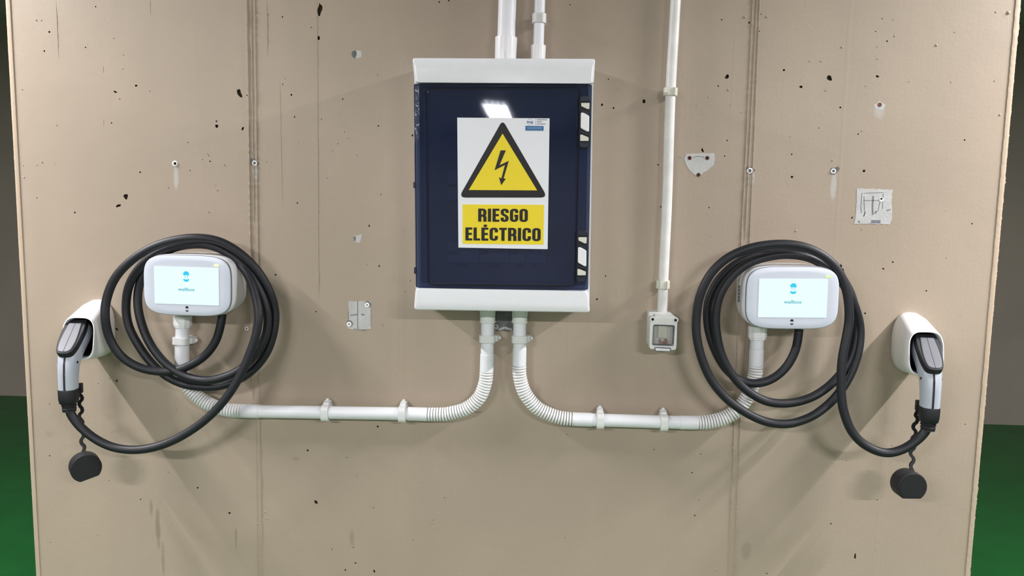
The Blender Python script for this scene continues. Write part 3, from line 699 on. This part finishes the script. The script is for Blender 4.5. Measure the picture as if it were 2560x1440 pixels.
# ------------------------------------------------------------------ conduits
def straight(a, b, r, name, m_, par, seg=28, lip=0.0):
    a, b = Vector(a), Vector(b); L = (b - a).length; t = (b - a) / L
    pts = [a, a + t * .0006, b - t * .0006, b]; R = [r - .0006, r, r, r - .0006]
    if lip:
        pts = [a, a + t * .0008, a + t * .004, a + t * .0045, b - t * .0008, b]; R = [r - .0004, r + lip, r + lip, r, r, r - .0008]
    return MB().tube(pts, R, seg).build(name, M[m_], par, smooth=35)
def corrugated(cp, r, name, m_, par, pitch=.0071, depth=.0075):
    path = catmull(cp, 16); pts, L = resample(path, pitch / 8); n = len(pts); R = []
    for i in range(n):
        ph = (i % 8)
        R.append(r - depth if ph in (0, 1) else (r - .0007 if ph in (2, 7) else r))
    return MB().tube(pts, R, 28).build(name, M[m_], par, smooth=30)
def clip(label, pt, axis, r, wd, lug=1, big=True, group=None, name='pipe_clip', m_='pvc_clip'):
    """snap clip round a pipe: pt on the pipe axis, axis along the pipe (unit, in the wall plane)"""
    c_ = Vector(pt); ax = Vector(axis).normalized(); si = Vector((ax.z, 0, -ax.x)) * lug  # sideways
    root = thing(name, label, 'pipe clip', (c_.x, 0, c_.z), group=group)
    out = Vector((0, -1, 0)); dep = -c_.y
    R = r + .0042
    def at(u, w_, k): return Vector((c_.x, 0, c_.z)) + si * u + out * w_ + ax * k
    seg = 40; lo, li = [], []
    for k in range(seg):
        t = 2 * PI * k / seg; cs, sn = math.cos(t), math.sin(t); e = 2 / 3.6
        if big: lo.append((R * math.copysign(abs(cs) ** e, cs), dep + R * math.copysign(abs(sn) ** e, sn)))
        else:
            f = math.cos(PI / 8) / math.cos((t + PI / 8) % (PI / 4) - PI / 8); lo.append((R * 1.06 * f * cs, dep + R * 1.06 * f * sn))
        li.append(((r + .0006) * cs, dep + (r + .0006) * sn))
    h = wd / 2
    mb = MB(); mb.loft([[at(u, w_, -h) for u, w_ in lo], [at(u, w_, h) for u, w_ in lo], [at(u, w_, h) for u, w_ in li], [at(u, w_, -h) for u, w_ in li], [at(u, w_, -h) for u, w_ in lo]], False, False)
    mb.build('strap', M[m_], root, bevel=.0008)
    if not big:
        for sg in (-1, 1):
            pr = [(sg * r * .55, dep + r * .80), (sg * (r * .55 + .003), dep + r * .80), (sg * (r * .55 + .003), dep + R + .0035), (sg * r * .55, dep + R + .0035)]
            MB().loft([[at(u, w_, -h) for u, w_ in pr], [at(u, w_, h) for u, w_ in pr]]).build('clip_lip', M[m_], root, bevel=.0005)
    b0 = dep - r - .002
    if b0 > .001:
        pr = [(-R * .7, 0), (R * .7, 0), (R * .7, b0), (-R * .7, b0)]
        MB().loft([[at(u, w_, -h * .9) for u, w_ in pr], [at(u, w_, h * .9) for u, w_ in pr]]).build('clip_base', M[m_], root, bevel=.0006)
    if big:
        pr = [(R * .55, .002), (R + .006, .002), (R + .008, dep * .55), (R + .004, dep * 1.0), (R * .8, dep * 1.05)]
        MB().loft([[at(u, w_, -h * .82) for u, w_ in pr], [at(u, w_, h * .82) for u, w_ in pr]]).build('side_lug', M[m_], root, bevel=.0008)
        pr = [(R + .004, .010), (R + .012, .010), (R + .012, .018), (R + .004, .018)]
        MB().loft([[at(u, w_, -h * .4) for u, w_ in pr], [at(u, w_, h * .4) for u, w_ in pr]]).build('release_tab', M[m_], root, bevel=.0006)
    return root

zt = max(z for x, z in bo) + .0005                                     # top face of the enclosure
zb = min(z for x, z in boto)
# two pipes coming down from above into the board
D1 = .034
a, b = P(1268.5, 0, D1), P(1265.5, 94, D1); up = (a - b).normalized()
t1 = thing('conduit_pipe', 'thicker of the two white pipes rising from the top of the electrical enclosure', 'pipe', (b.x, -D1, zt))
top1 = b + up * ((CEIL - .002 - b.z) / up.z)
straight(b - up * .02, top1, .0212, 'pipe', 'pvc', t1)
cb = b + up * ((zt - b.z) / up.z)
MB().tube([cb, cb + up * .012, b - up * .003, b, b + up * .0012], [.0248, .0255, .0262, .0262, .0225], 32).build('coupling', M['white'], t1, smooth=35)
q = cb + up * .004 + Vector((-.006, -.0256, 0))
MB().tube([q, q + up * .024], .0028, 10).build('coupling_rib', M['white'], t1)
a, b = P(1349.5, 0, .028), P(1346, 114, .028); up = (a - b).normalized()
t2 = thing('conduit_pipe', 'thinner white pipe with a clip rising from the top of the enclosure', 'pipe', (b.x, -.028, zt))
straight(b - up * .02, b + up * ((CEIL - .002 - b.z) / up.z), .0129, 'pipe', 'pvc', t2)
cb = b + up * ((zt - b.z) / up.z)
MB().tube([cb, b - up * .004, b, b + up * .001], [.0170, .0180, .0180, .0140], 28).build('coupling', M['white'], t2, smooth=35)
clip('grey clip near the ceiling end of the thin pipe above the enclosure', P(1348, 47, .028), up, .0129, .022, 1, False)

# pipe running down to the switch box
pts = [P(1691, -40, .022), P(1689, 0, .022), P(1676, 239, .022), P(1668, 492, .022), P(1659, 686, .022), P(1655, 790, .022)]
pts[0] = pts[1] + (pts[1] - pts[2]).normalized() * ((CEIL - .002 - pts[1].z) / (pts[1] - pts[2]).normalized().z)
t3 = thing('conduit_pipe', 'long dirty white pipe running down to the small switch box', 'pipe', (pts[-1].x, -.022, pts[-1].z))
MB().tube(catmull(pts, 8), .0122, 24).build('pipe', M['pvc_old'], t3, smooth=60)
ax = (pts[1] - pts[2]).normalized()
clip('cream clip high on the long pipe, casting a slanting shadow', P(1676, 230, .022), ax, .0122, .019, 1, False, m_='cream')
ax = (pts[3] - pts[4]).normalized()
clip('cream clip low on the long pipe, just above the switch box', P(1657, 711, .022), ax, .0122, .020, 1, False, m_='cream')

# conduit runs from the board to the chargers
DC, RC = .030, .0163
def run(label, stub, bend, rigid, bend2, riser, gl_y):
    c_ = P(*rigid[0], DC); root = thing('conduit_run', label, 'conduit', (c_.x, -DC, c_.z))
    x0 = P(stub[0], stub[1], DC)
    # coupling under the board
    A, B_ = P(stub[0], 783, DC), P(stub[0] + stub[2], 806, DC)
    A.z = min(z for x, z in bo) - .0008
    MB().tube([A, B_ + (A - B_).normalized() * .004, B_ + (A - B_).normalized() * .0035, B_, B_], [.0205, .0188, .0200, .0200, .0165], 30).build('enclosure_coupling', M['box_old'], root, smooth=30)
    C = P(*stub[3], DC); straight(B_, C, RC, 'pipe', 'pvc', root)
    D_ = P(*stub[4], DC); straight(C + (B_ - C).normalized() * .001, D_, RC + .0011, 'sleeve', 'pvc', root)
    e0, e1 = P(*rigid[0], DC), P(*rigid[1], DC); e2, e3 = P(*rigid[2], DC), P(*rigid[3], DC)
    corrugated([D_ - (C - D_).normalized() * -.0, *[P(*q_, DC) for q_ in bend], e0], RC + .0014, 'corrugated_bend', 'pvc_flex', root)
    straight(e0, e1, RC + .0011, 'sleeve', 'pvc', root); straight(e1, e2, RC, 'pipe', 'pvc', root); straight(e3, e2, RC + .0011, 'sleeve', 'pvc', root)
    f0, f1, f2, f3 = [P(*q_[:2], q_[2]) for q_ in riser]
    corrugated([e3, *[P(*q_[:2], q_[2] if len(q_) > 2 else DC) for q_ in bend2], f0], RC + .0014, 'corrugated_bend', 'pvc_flex', root)
    straight(f0, f1, RC + .0011, 'sleeve', 'pvc', root); straight(f1, f2, RC, 'pipe', 'pvc', root)
    ax_ = (f3 - f2).normalized()
    MB().tube([f2, f2, f2 + ax_ * .004, f2 + ax_ * .005, f3], [.017, .0205, .0205, .0225, .0225], 10).build('cable_gland', M['white'], root, smooth=25)
    return root
DG = .045
run('white conduit from the enclosure along the wall to the left charger', (1219, 783, 0, (1218, 886), (1216.5, 930)),
    [(1213, 958), (1198, 994), (1166, 1021), (1122, 1034), (1095, 1036)], [(1068, 1036), (1020, 1034.5), (649, 1028.5), (604, 1027.5)],
    [(578, 1026), (545, 1019), (510, 1003), (478, 977), (460, 948), (455, 925)], [(454.5, 912, DC), (455, 862, DC), (456, 817, DC), (457, 790, DC)], 0)
run('white conduit from the enclosure along the wall to the right charger', (1300, 783, -1, (1299, 872), (1298, 914)),
    [(1300, 945), (1312, 982), (1340, 1017), (1375, 1036), (1405, 1045)], [(1434, 1048), (1480, 1049.5), (1699, 1056), (1745, 1056.5)],
    [(1775, 1054), (1810, 1045), (1842, 1026), (1866, 996), (1881, 962), (1888, 935)], [(1890, 914, DC), (1891.5, 872, DC), (1893, 848, DC), (1894, 815, DC)], 0)
def axd(p0, p1): return (P(*p1, DC) - P(*p0, DC)).normalized()
G = 'clips on the white conduits'
clip('clip on the left vertical pipe right under the enclosure', P(1218.5, 846, DC), axd((1218, 880), (1219, 806)), RC, .018, 1)
clip('clip on the right vertical pipe right under the enclosure', P(1299.5, 847, DC), axd((1299, 880), (1300, 806)), RC, .018, 1)
for px, py, lb in ((815, 1031, 'clip at the middle of the left horizontal conduit'), (1007, 1034, 'clip on the left horizontal conduit beside its corrugated bend'),
                   (1500, 1050, 'clip on the right horizontal conduit nearest the enclosure'), (1659, 1055, 'clip on the right horizontal conduit nearest the charger')):
    clip(lb, P(px, py, DC), axd((px + 50, py + 1), (px, py)), RC, .018, 1)
clip('clip on the pipe just below the left charger', P(455.5, 851, DC), axd((455, 862), (456, 817)), RC, .018, 1)

# ------------------------------------------------------------------ switch box
c = P(1659, 876, .05)
SB = thing('switch_box', 'small weatherproof switch box with rusty window at the foot of the long pipe', 'switch', (c.x, 0, c.z))
so = pq([(1625, 783), (1680, 784), (1695, 797), (1692, 875), (1628, 872), (1623, 865)], .056, .003)
MB().prism(so, 0, -.034).build('back_box', M['box_old'], SB, bevel=.003, segs=3)
lo_ = pq([(1625, 792), (1694, 797), (1691, 876), (1623, 873)], .056, .006)
hi_ = pq([(1634, 812), (1686, 814), (1683, 864), (1631, 862)], .056, .003)
LID = MB().ring(same(lo_), same(hi_), -.034, -.056).build('lid', M['box_old'], SB, bevel=.0015)
MB().prism(pq([(1637, 786), (1686, 789), (1684, 801), (1637, 800)], .05, .003), -.033, -.053).build('hinge_bar', M['box_old'], SB, bevel=.002)
gk = pq([(1633, 811), (1687, 813), (1684, 865), (1630, 863)], .055, .003)
MB().ring(same(gk), same(hi_), -.038, -.0566).build('window_gasket', M['seam'], LID)
MB().prism(pq([(1634.5, 812.5), (1685.5, 814.5), (1682.5, 863.5), (1631.5, 861.5)], .05, .002), -.0460, -.0475).build('window', M['pane'], LID)
MB().prism(pq([(1636, 814), (1684, 816), (1681, 860), (1634, 859)], .036), -.033, -.0365).build('switch_plate', M['box_old'], SB)
MB().prism(pq([(1646, 814), (1668, 815), (1668, 846), (1645, 845)], .044, .001), -.036, -.044).build('rocker', M['cream'], SB, bevel=.001)
for k in range(16):
    x, z = XZ(random.uniform(1648, 1667), random.uniform(847, 858), .0372)
    MB().prism(sup(random.uniform(.0008, .0022), random.uniform(.0012, .0034), 2, 7, x, z), -.0362, -.0446 - k * .0001).build('rust_stain', M['rust_orange'], SB, smooth=0)
for px, py in ((1631, 797.5), (1688, 799.5)):
    x, z = XZ(px, py, .052); MB().prism(circ(x, z, .0072, 18), -.034, -.0575).build('screw_boss', M['box_old'], SB, bevel=.001)
    MB().prism(circ(x, z, .0034, 14), -.0570, -.0580).build('screw_hole', M['hole'], SB)
MB().prism(pq([(1638, 870), (1676, 872), (1674.5, 878), (1639, 876.5)], .058, .002), -.050, -.0600).build('opening_tab', M['white'], LID, bevel=.001)
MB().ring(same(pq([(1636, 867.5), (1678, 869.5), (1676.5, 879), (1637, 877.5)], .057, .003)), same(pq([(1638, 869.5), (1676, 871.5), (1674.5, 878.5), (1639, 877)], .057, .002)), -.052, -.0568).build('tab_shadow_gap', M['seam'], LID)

# ------------------------------------------------------------------ chargers
def charger(cx_, cy_, label, roll, led_u, led_m, side_text):
    dep = .117
    c_ = P(cx_, cy_, dep); root = thing('wall_charger', label, 'car charger', (c_.x, 0, c_.z), roty=roll)
    a, b = .1085, .0745
    def L(k, w_, kz=None, dz=0): return [(x, -w_, z + dz) for x, z in sup(a * k, b * (kz or k), 4.3, 72)]
    MB().loft([L(.92, .0005, .90, .0065), L(.962, .012, .945, .0036), L(.988, .045, .985, .0008), L(1.0, .085), L(1.0, .103), L(.994, .1068), L(.97, .1068)]).build('housing', M['white'], root, smooth=60, world=False)
    MB().loft([L(.986, .1062), L(.988, .1112), L(.97, .1112), L(.97, .1062)], True, True).build('seam_line', M['seam'], root, world=False)
    fl = [L(.975, .1105), L(.976, .1140), L(.968, .1160), L(.950, .1168), L(.80, .1172), L(.3, .1174)]
    MB().loft(fl).build('front_bezel', M['bezel'], root, smooth=60, world=False)
    sw, sh = .0785, .0452
    fr = rpoly([(-sw, -sh), (sw, -sh), (sw, sh), (-sw, sh)], .0014)
    scr = MB().prism(fr, -.116, -.1182).build('screen', M['screen'], root, smooth=0, world=False)
    def logo(par, u, v, s_, m_, y, nm):
        dome = [(u + s_ * math.cos(t), v + .35 * s_ + s_ * 1.0 * math.sin(t)) for t in [PI * k / 16 for k in range(17)]]
        dome = [(u + s_, v + .02 * s_)] + dome + [(u - s_, v + .02 * s_)]
        mb_ = MB().prism(dome, y, y - .0002)
        for sx in (-.42, .42):
            mb_.prism([(u + s_ * (sx - .09), v - .85 * s_), (u + s_ * (sx + .09), v - .85 * s_), (u + s_ * (sx + .09), v + .03 * s_), (u + s_ * (sx - .09), v + .03 * s_)], y, y - .0002)
        lowr = [(u + s_ * math.cos(t), v - 1.30 * s_ + .85 * s_ * math.sin(t)) for t in [PI + PI * k / 14 for k in range(15)]]
        upr = [(u + s_ * .94 * q_, v - 1.30 * s_ - .09 * s_ * math.cos(q_ * PI / 2 * 2)) for q_ in [.75, .5, .25, 0, -.25, -.5, -.75]]
        mb_.prism(lowr + upr, y, y - .0002)
        return mb_.build(nm, M[m_], par, smooth=0, world=False)
    logo(scr, 0, .0255, .0073, 'cyan', -.1181, 'screen_emblem')
    text('wallbox', .0112, 'teal', 'screen_word', scr, (0, -.1183, -.0090), bold=.00012, sx=1.16)
    logo(root, .0, -.0545, .0039, 'sign_black', -.1171, 'emblem')
    MB().prism(rpoly([(led_u - .0062, .0483), (led_u + .0062, .0483), (led_u + .0062, .0545), (led_u - .0062, .0545)], .0018), -.1165, -.1175).build('status_light', M[led_m], root, world=False)
    return root
CL = charger(466.5, 714.5, 'charger with lit screen at left, its plug parked left of the coiled cable', .010, .0735, 'led', False)
CR = charger(1982, 745.5, 'charger with lit screen at right, its plug parked right of the coiled cable', -.017, .079, 'led_green', True)
# moulded mark on the exposed flank, lock button and underside nub of the right charger
for k in range(5):
    z = .020 - k * .0085
    MB().prism([(-.1100, z - .0032), (-.1060, z - .0032), (-.1060, z + .0032), (-.1100, z + .0032)], -.052, -.061).build('flank_mark', M['seam'], CR, world=False)
MB().prism(rpoly([(.106, -.004), (.1125, -.004), (.1125, .004), (.106, .004)], .001), -.085, -.093).build('lock_button', M['white'], CR, world=False)
MB().prism(rpoly([(-.006, -.0775), (.001, -.0775), (.001, -.073), (-.006, -.073)], .001), -.085, -.091).build('underside_nub', M['white'], CR, world=False)

# ------------------------------------------------------------------ cables
RCAB = .0104
def cable(label, pts, sc, org):
    wp = []; last = .05
    # depth is given at key points and runs evenly between them
    ks = [i for i, q_ in enumerate(pts) if len(q_) > 2]
    for i, q_ in enumerate(pts):
        if len(q_) > 2: d_ = q_[2]
        else:
            lo = max(k for k in ks if k < i); hi = min(k for k in ks if k > i); t = (i - lo) / (hi - lo); d_ = pts[lo][2] * (1 - t) + pts[hi][2] * t
        wp.append(P(org[0] + q_[0] / sc, org[1] + q_[1] / sc, d_))
    path = resample(catmull(wp, 12), .006)[0]
    for _ in range(3): path = [path[0]] + [(path[i - 1] + path[i] * 2 + path[i + 1]) / 4 for i in range(1, len(path) - 1)] + [path[-1]]
    o = MB().tube(path, RCAB, 18).build('charging_cable', M['cable'], smooth=80)
    return tag(o, label, 'cable')
CABL = cable('thick black cable coiled round the left charger', [
    (965, 478, .070), (955, 540), (930, 620), (880, 690), (810, 740), (720, 775, .078), (620, 780), (520, 757), (430, 700), (370, 610), (345, 500, .112), (352, 400), (395, 290), (475, 200), (585, 128), (700, 88), (830, 73, .088),
    (950, 92), (1060, 155), (1150, 245), (1215, 355), (1244, 460, .045), (1237, 570), (1200, 680), (1130, 770), (1040, 830), (940, 860), (850, 862, .072), (760, 848), (670, 806), (590, 735), (520, 640), (470, 540), (455, 440, .060),
    (470, 330), (520, 240), (600, 165), (700, 120), (810, 104, .066), (910, 116), (1005, 160), (1085, 230), (1150, 325), (1192, 425), (1206, 520, .066), (1188, 610), (1140, 690), (1060, 770), (960, 815), (870, 828, .092), (780, 810), (690, 760),
    (620, 690), (565, 600), (530, 500), (517, 410, .055), (530, 310), (590, 200), (700, 130), (830, 108, .036), (950, 128), (1040, 190), (1105, 280), (1140, 380), (1158, 480, .100), (1145, 580), (1112, 680), (1068, 785, .115), (1000, 900), (900, 1015), (780, 1105),
    (650, 1168), (520, 1195, .140), (400, 1185), (300, 1142), (220, 1080), (175, 1025), (157, 992, .143), (156, 976, .143)], 2.117, (100, 560))
CABR = cable('thick black cable coiled round the right charger', [
    (612, 500, .070), (596, 600), (550, 690), (480, 752), (400, 778, .074), (310, 765), (225, 690), (165, 570), (140, 450, .052), (150, 345), (200, 245), (285, 165), (400, 112), (530, 94, .045), (650, 106), (760, 160), (845, 255), (893, 365), (905, 480, .055),
    (890, 600), (850, 695), (785, 775), (700, 838), (610, 872), (520, 882, .088), (430, 866), (340, 812), (268, 735), (213, 630), (188, 520), (184, 425, .080), (205, 325), (260, 235), (345, 165), (450, 128), (560, 116, .078), (680, 138), (785, 205), (860, 300), (905, 400), (926, 500, .060),
    (915, 620), (872, 740), (800, 850), (705, 932), (620, 972), (540, 988, .095), (440, 975), (340, 930), (240, 858), (160, 760), (110, 645), (85, 530), (85, 430, .086), (105, 320), (160, 212), (250, 130), (370, 80), (505, 62, .098), (620, 72), (720, 112), (800, 180), (850, 280), (868, 380),
    (868, 470, .110), (852, 560), (834, 660), (828, 780, .122), (838, 905), (880, 1020), (950, 1095), (1050, 1136, .140), (1140, 1120), (1212, 1076), (1255, 1035), (1273, 1005, .143), (1276, 988, .143)], 2.057, (1700, 580))

# ------------------------------------------------------------------ plug holders, plugs and caps
def holder(px, py, label):
    c_ = P(px, py, .10); root = thing('plug_holder', label, 'plug holder', (c_.x, 0, c_.z))
    def L(a, b, n, w_, dz=0, tilt=0): return [(x, -w_ + tilt * (z / b), z + dz) for x, z in sup(a, b, n, 56)]
    O = [L(.037, .070, 2.6, 0, .010), L(.0405, .073, 2.7, .008, .009), L(.0425, .070, 2.9, .035, .006), L(.0425, .061, 3.2, .070, .001, .006), L(.0418, .0535, 3.5, .096, -.003, .008), L(.0405, .0520, 3.5, .1005, -.003, .008),
         L(.0385, .0497, 3.5, .1005, -.003, .008), L(.0370, .048, 3.5, .094, -.003, .008), L(.0365, .048, 3.2, .030, 0)]
    MB().loft(O).build('holder_shell', M['white'], root, smooth=70, world=False)
    MB().loft([L(.036, .047, 3.2, .0295, 0), L(.0364, .0475, 3.2, .082, -.002, .006), L(.034, .045, 3.2, .082, -.002, .006), L(.033, .044, 3.2, .034, 0)]).build('socket_liner', M['void'], root, smooth=60, world=False)
    return root
HL = holder(195, 843, 'white plug holder on the wall at far left, behind the cable loop')
HR = holder(2316, 881, 'white plug holder on the wall at far right of the coil')
def plug_gun(px, py, label, rz, side):
    c_ = P(px, py, .10); root = thing('charging_plug', label, 'charging plug', (c_.x, 0, c_.z), rotz=rz)
    def sec(w_, z, tw, tz, hw, hh, n=2.8, seg=40):
        """section across a path heading (tw, tz) in the out/up plane"""
        l = math.hypot(tw, tz); nw, nz_ = -tz / l, tw / l
        return [(x, -(w_ + nw * q_), z + nz_ * q_) for x, q_ in sup(hw, hh, n, seg)]
    S_ = [(.046, .008, 1, -.45, .021, .022), (.066, .000, 1, -.45, .024, .0245), (.088, -.011, 1, -.52, .0250, .0265), (.110, -.026, .9, -.66, .0245, .0275), (.1265, -.044, .6, -.85, .0232, .0265), (.1355, -.064, .25, -1, .0215, .0245),
          (.1392, -.087, .10, -1, .0205, .0230), (.1408, -.108, .05, -1, .0200, .0222), (.1415, -.124, 0, -1, .0198, .0218)]
    MB().loft([sec(*q_) for q_ in S_]).build('handle_shell', M['grip'], root, smooth=70, world=False)
    # front stripe down the grip
    loops = []
    for (w_, z, tw, tz, hw, hh) in S_[4:]:
        l = math.hypot(tw, tz); nw, nz_ = -tz / l, tw / l
        loops.append([(x, -(w_ + nw * (hh + q_)), z + nz_ * (hh + q_)) for x, q_ in ((-.0022, -.003), (.0022, -.003), (.0022, .0005), (-.0022, .0005))])
    MB().loft(loops).build('front_stripe', M['black'], root, smooth=0, world=False)
    # ribbed rubber along the back of the grip
    loops = []
    for k in range(41):
        t = k / 40; z = -.058 - .064 * t; w_ = .1345 + .007 * min(1, t * 1.6); hh = .0245 - .0027 * t + (.0018 if k % 4 < 2 else .0002)
        loops.append([(x, -(w_ - hh + q_), z) for x, q_ in ((-.011, .006), (-.009, .0), (.009, .0), (.011, .006))])
    MB().loft(loops).build('rubber_grip', M['black'], root, smooth=0, world=False)
    # latch plate on top of the head, with its dark surround
    d_ = Vector((0, -.775, -.632)).normalized(); nn = Vector((0, -.632, .775)).normalized(); o_ = Vector((0, -.1235, .0005))
    def slab(pts, t0, t1, name, m_, bev, par=root):
        lp = lambda t: [o_ + Vector((u, 0, 0)) + d_ * v + nn * t for u, v in pts]
        return MB().loft([lp(t0), lp(t1)]).build(name, M[m_], par, bevel=bev, segs=3, world=False)
    sur = rpoly([(-.0225, -.060), (.0225, -.060), (.0262, -.030), (.0248, .000), (.0232, .022), (.0165, .050), (-.0165, .050), (-.0232, .022), (-.0248, .000), (-.0262, -.030)], [.004, .004, .012, .02, .02, .013, .013, .02, .02, .012], 6)
    slab(sur, -.016, .0008, 'plate_surround', 'black', .002)
    pl = rpoly([(-.0150, -.047), (.0150, -.047), (.0182, -.010), (.0186, .020), (.0140, .0455), (-.0140, .0455), (-.0186, .020), (-.0182, -.010)], [.002, .002, .02, .02, .011, .011, .02, .02], 6)
    pp = slab(pl, -.002, .0032, 'thumb_plate', 'plate', .0018)
    slab([(-.0004, -.046), (.0004, -.046), (.0004, .045), (-.0004, .045)], .0028, .0036, 'plate_crease', 'black', 0, pp)
    # side screw hole, collar, bend relief
    for sx in (-1, 1):
        MB().tube([(sx * .0205, -.139, -.056), (sx * .0228, -.139, -.056)], .0032, 12).build('side_hole', M['void'], root, world=False)
    MB().loft([sec(.1412, -.121, 0, -1, .0206, .0226), sec(.1415, -.124, 0, -1, .0212, .0232), sec(.1420, -.145, 0, -1, .0208, .0226), sec(.1425, -.155, 0, -1, .0192, .0195), sec(.1425, -.157, 0, -1, .0175, .0175)]).build('collar', M['black'], root, smooth=50, world=False)
    pts_, R = [], []
    for k in range(13):
        pts_.append((0, -.1428, -.154 - k * .0019)); R.append(.0178 - k * .0002 if k % 4 < 2 else .0150)
    MB().tube(pts_, R, 24).build('bend_relief', M['black'], root, smooth=25, world=False)
    MB().box(min(side * .012, side * .024), max(side * .012, side * .024), -.118, -.128, -.136, -.112).build('strap_anchor', M['black'], root, bevel=.001, world=False)
    return root
GL = plug_gun(169, 841, 'grey and black charging plug hanging from the left holder', math.radians(9), 1)
GR = plug_gun(2335, 880, 'grey and black charging plug hanging from the right holder', math.radians(-8.5), -1)

def cap(plug_root, cpx, dep, axis, strap, flat_ang):
    C = P(*cpx, dep); ax = Vector(axis).normalized()
    u = Vector((0, 0, 1)).cross(ax).normalized(); v = ax.cross(u).normalized(); R = .0345; T = .040
    def lp(t, k):
        out = []
        for i in range(56):
            a_ = 2 * PI * i / 56; x, z = math.cos(a_) * R * k, math.sin(a_) * R * k
            ca, sa = math.cos(flat_ang), math.sin(flat_ang)                       # flat cut at the lower edge
            x2, z2 = x * ca + z * sa, -x * sa + z * ca
            z2 = max(z2, -R * .80 * k)
            x, z = x2 * ca - z2 * sa, x2 * sa + z2 * ca
            out.append(C + u * x + v * z + ax * t)
        return out
    body = MB().loft([lp(-T, .90), lp(-T, .96), lp(-T + .003, 1), lp(-.003, 1), lp(-.0008, .985), lp(0, .95)]).build('dust_cap', M['black'], None, smooth=30)
    body.parent = plug_root
    body.matrix_parent_inverse = (Matrix.Translation(plug_root.location) @ plug_root.rotation_euler.to_matrix().to_4x4()).inverted()
    MB().loft([lp(-.0004, .86), lp(.0005, .86), lp(.0005, .84)]).build('cap_face', M['black'], body, smooth=30)
    # wavy strap
    cp = [P(*q_) for q_ in strap]; path, L = resample(catmull(cp, 12), .002); loops = []
    for i, q_ in enumerate(path):
        s_ = L * i / (len(path) - 1); t = (path[min(i + 1, len(path) - 1)] - path[max(i - 1, 0)]).normalized(); sd = Vector((t.z, 0, -t.x)).normalized()
        env = min(1, s_ / .015, (L - s_) / .030)
        off = sd * math.sin(s_ / .032 * 2 * PI) * .0040 * max(0, env); hw = .0036 + .0012 * max(0, math.cos(s_ / .016 * 2 * PI)) * max(0, env)
        c_ = q_ + off; y_ = Vector((0, .0022, 0))
        loops.append([c_ - sd * hw - y_, c_ + sd * hw - y_, c_ + sd * hw + y_, c_ - sd * hw + y_])
    MB().loft(loops).build('strap', M['black'], body, smooth=30)
cap(GL, (216, 1172), .150, (.62, -.78, .02), [(198, 972, .117), (202, 1000, .112), (202, 1040, .110), (204, 1075, .110), (207, 1110, .112), (210, 1146, .118)], .22)
cap(GR, (2282, 1219), .150, (.06, -1, .0), [(2294, 1026, .112), (2288, 1060, .110), (2284, 1100, .110), (2280, 1140, .112), (2281, 1190, .122)], .0)

# ------------------------------------------------------------------ ceiling lamps (outside the picture)
LB = ['tube lamp on the ceiling left of the wall', 'tube lamp on the ceiling right of the wall', 'tube lamp behind the viewer at left', 'tube lamp behind the viewer at right', 'long lamp far behind the viewer']
for (x, y, rz, ln, wt, wd), lb in zip(LAMPS, LB):
    r = thing('ceiling_lamp', lb, 'lamp', (x, y, CEIL), rotz=rz)
    hw = max(.06, wd / 2 + .03)
    MB().box(-ln / 2 - .03, ln / 2 + .03, -hw, hw, -.05, 0).build('lamp_housing', M['lamp'], r, bevel=.004, world=False)
    for q in ((0,) if wd < .2 else (-.09, -.03, .03, .09)):
        MB().tube([(-ln / 2, q, -.066), (ln / 2, q, -.066)], .014, 14).build('lamp_tube', M['tube'], r, world=False)
    ld = bpy.data.lights.new('lamp_light', 'AREA'); ld.shape = 'RECTANGLE'; ld.size = ln; ld.size_y = wd; ld.energy = wt; ld.color = LAMP_COLOUR
    lo = bpy.data.objects.new('lamp_light', ld); COL.objects.link(lo); lo.parent = r; lo.location = (0, 0, -.09)

GROUPS = {'pipe clip': 'clips holding the pipes and conduits to the wall', 'car charger': 'wall chargers', 'cable': 'coiled charging cables', 'charging plug': 'charging plugs parked in holders',
          'plug holder': 'white plug holders', 'conduit': 'white conduits from the enclosure to the chargers', 'pipe': 'white pipes coming down from the ceiling', 'lamp': 'lamps on the ceiling'}
for o in COL.objects:
    if o.get('category') in GROUPS: o['group'] = GROUPS[o['category']]
for o in bpy.data.objects:
    if '_org' in o.keys(): del o['_org']
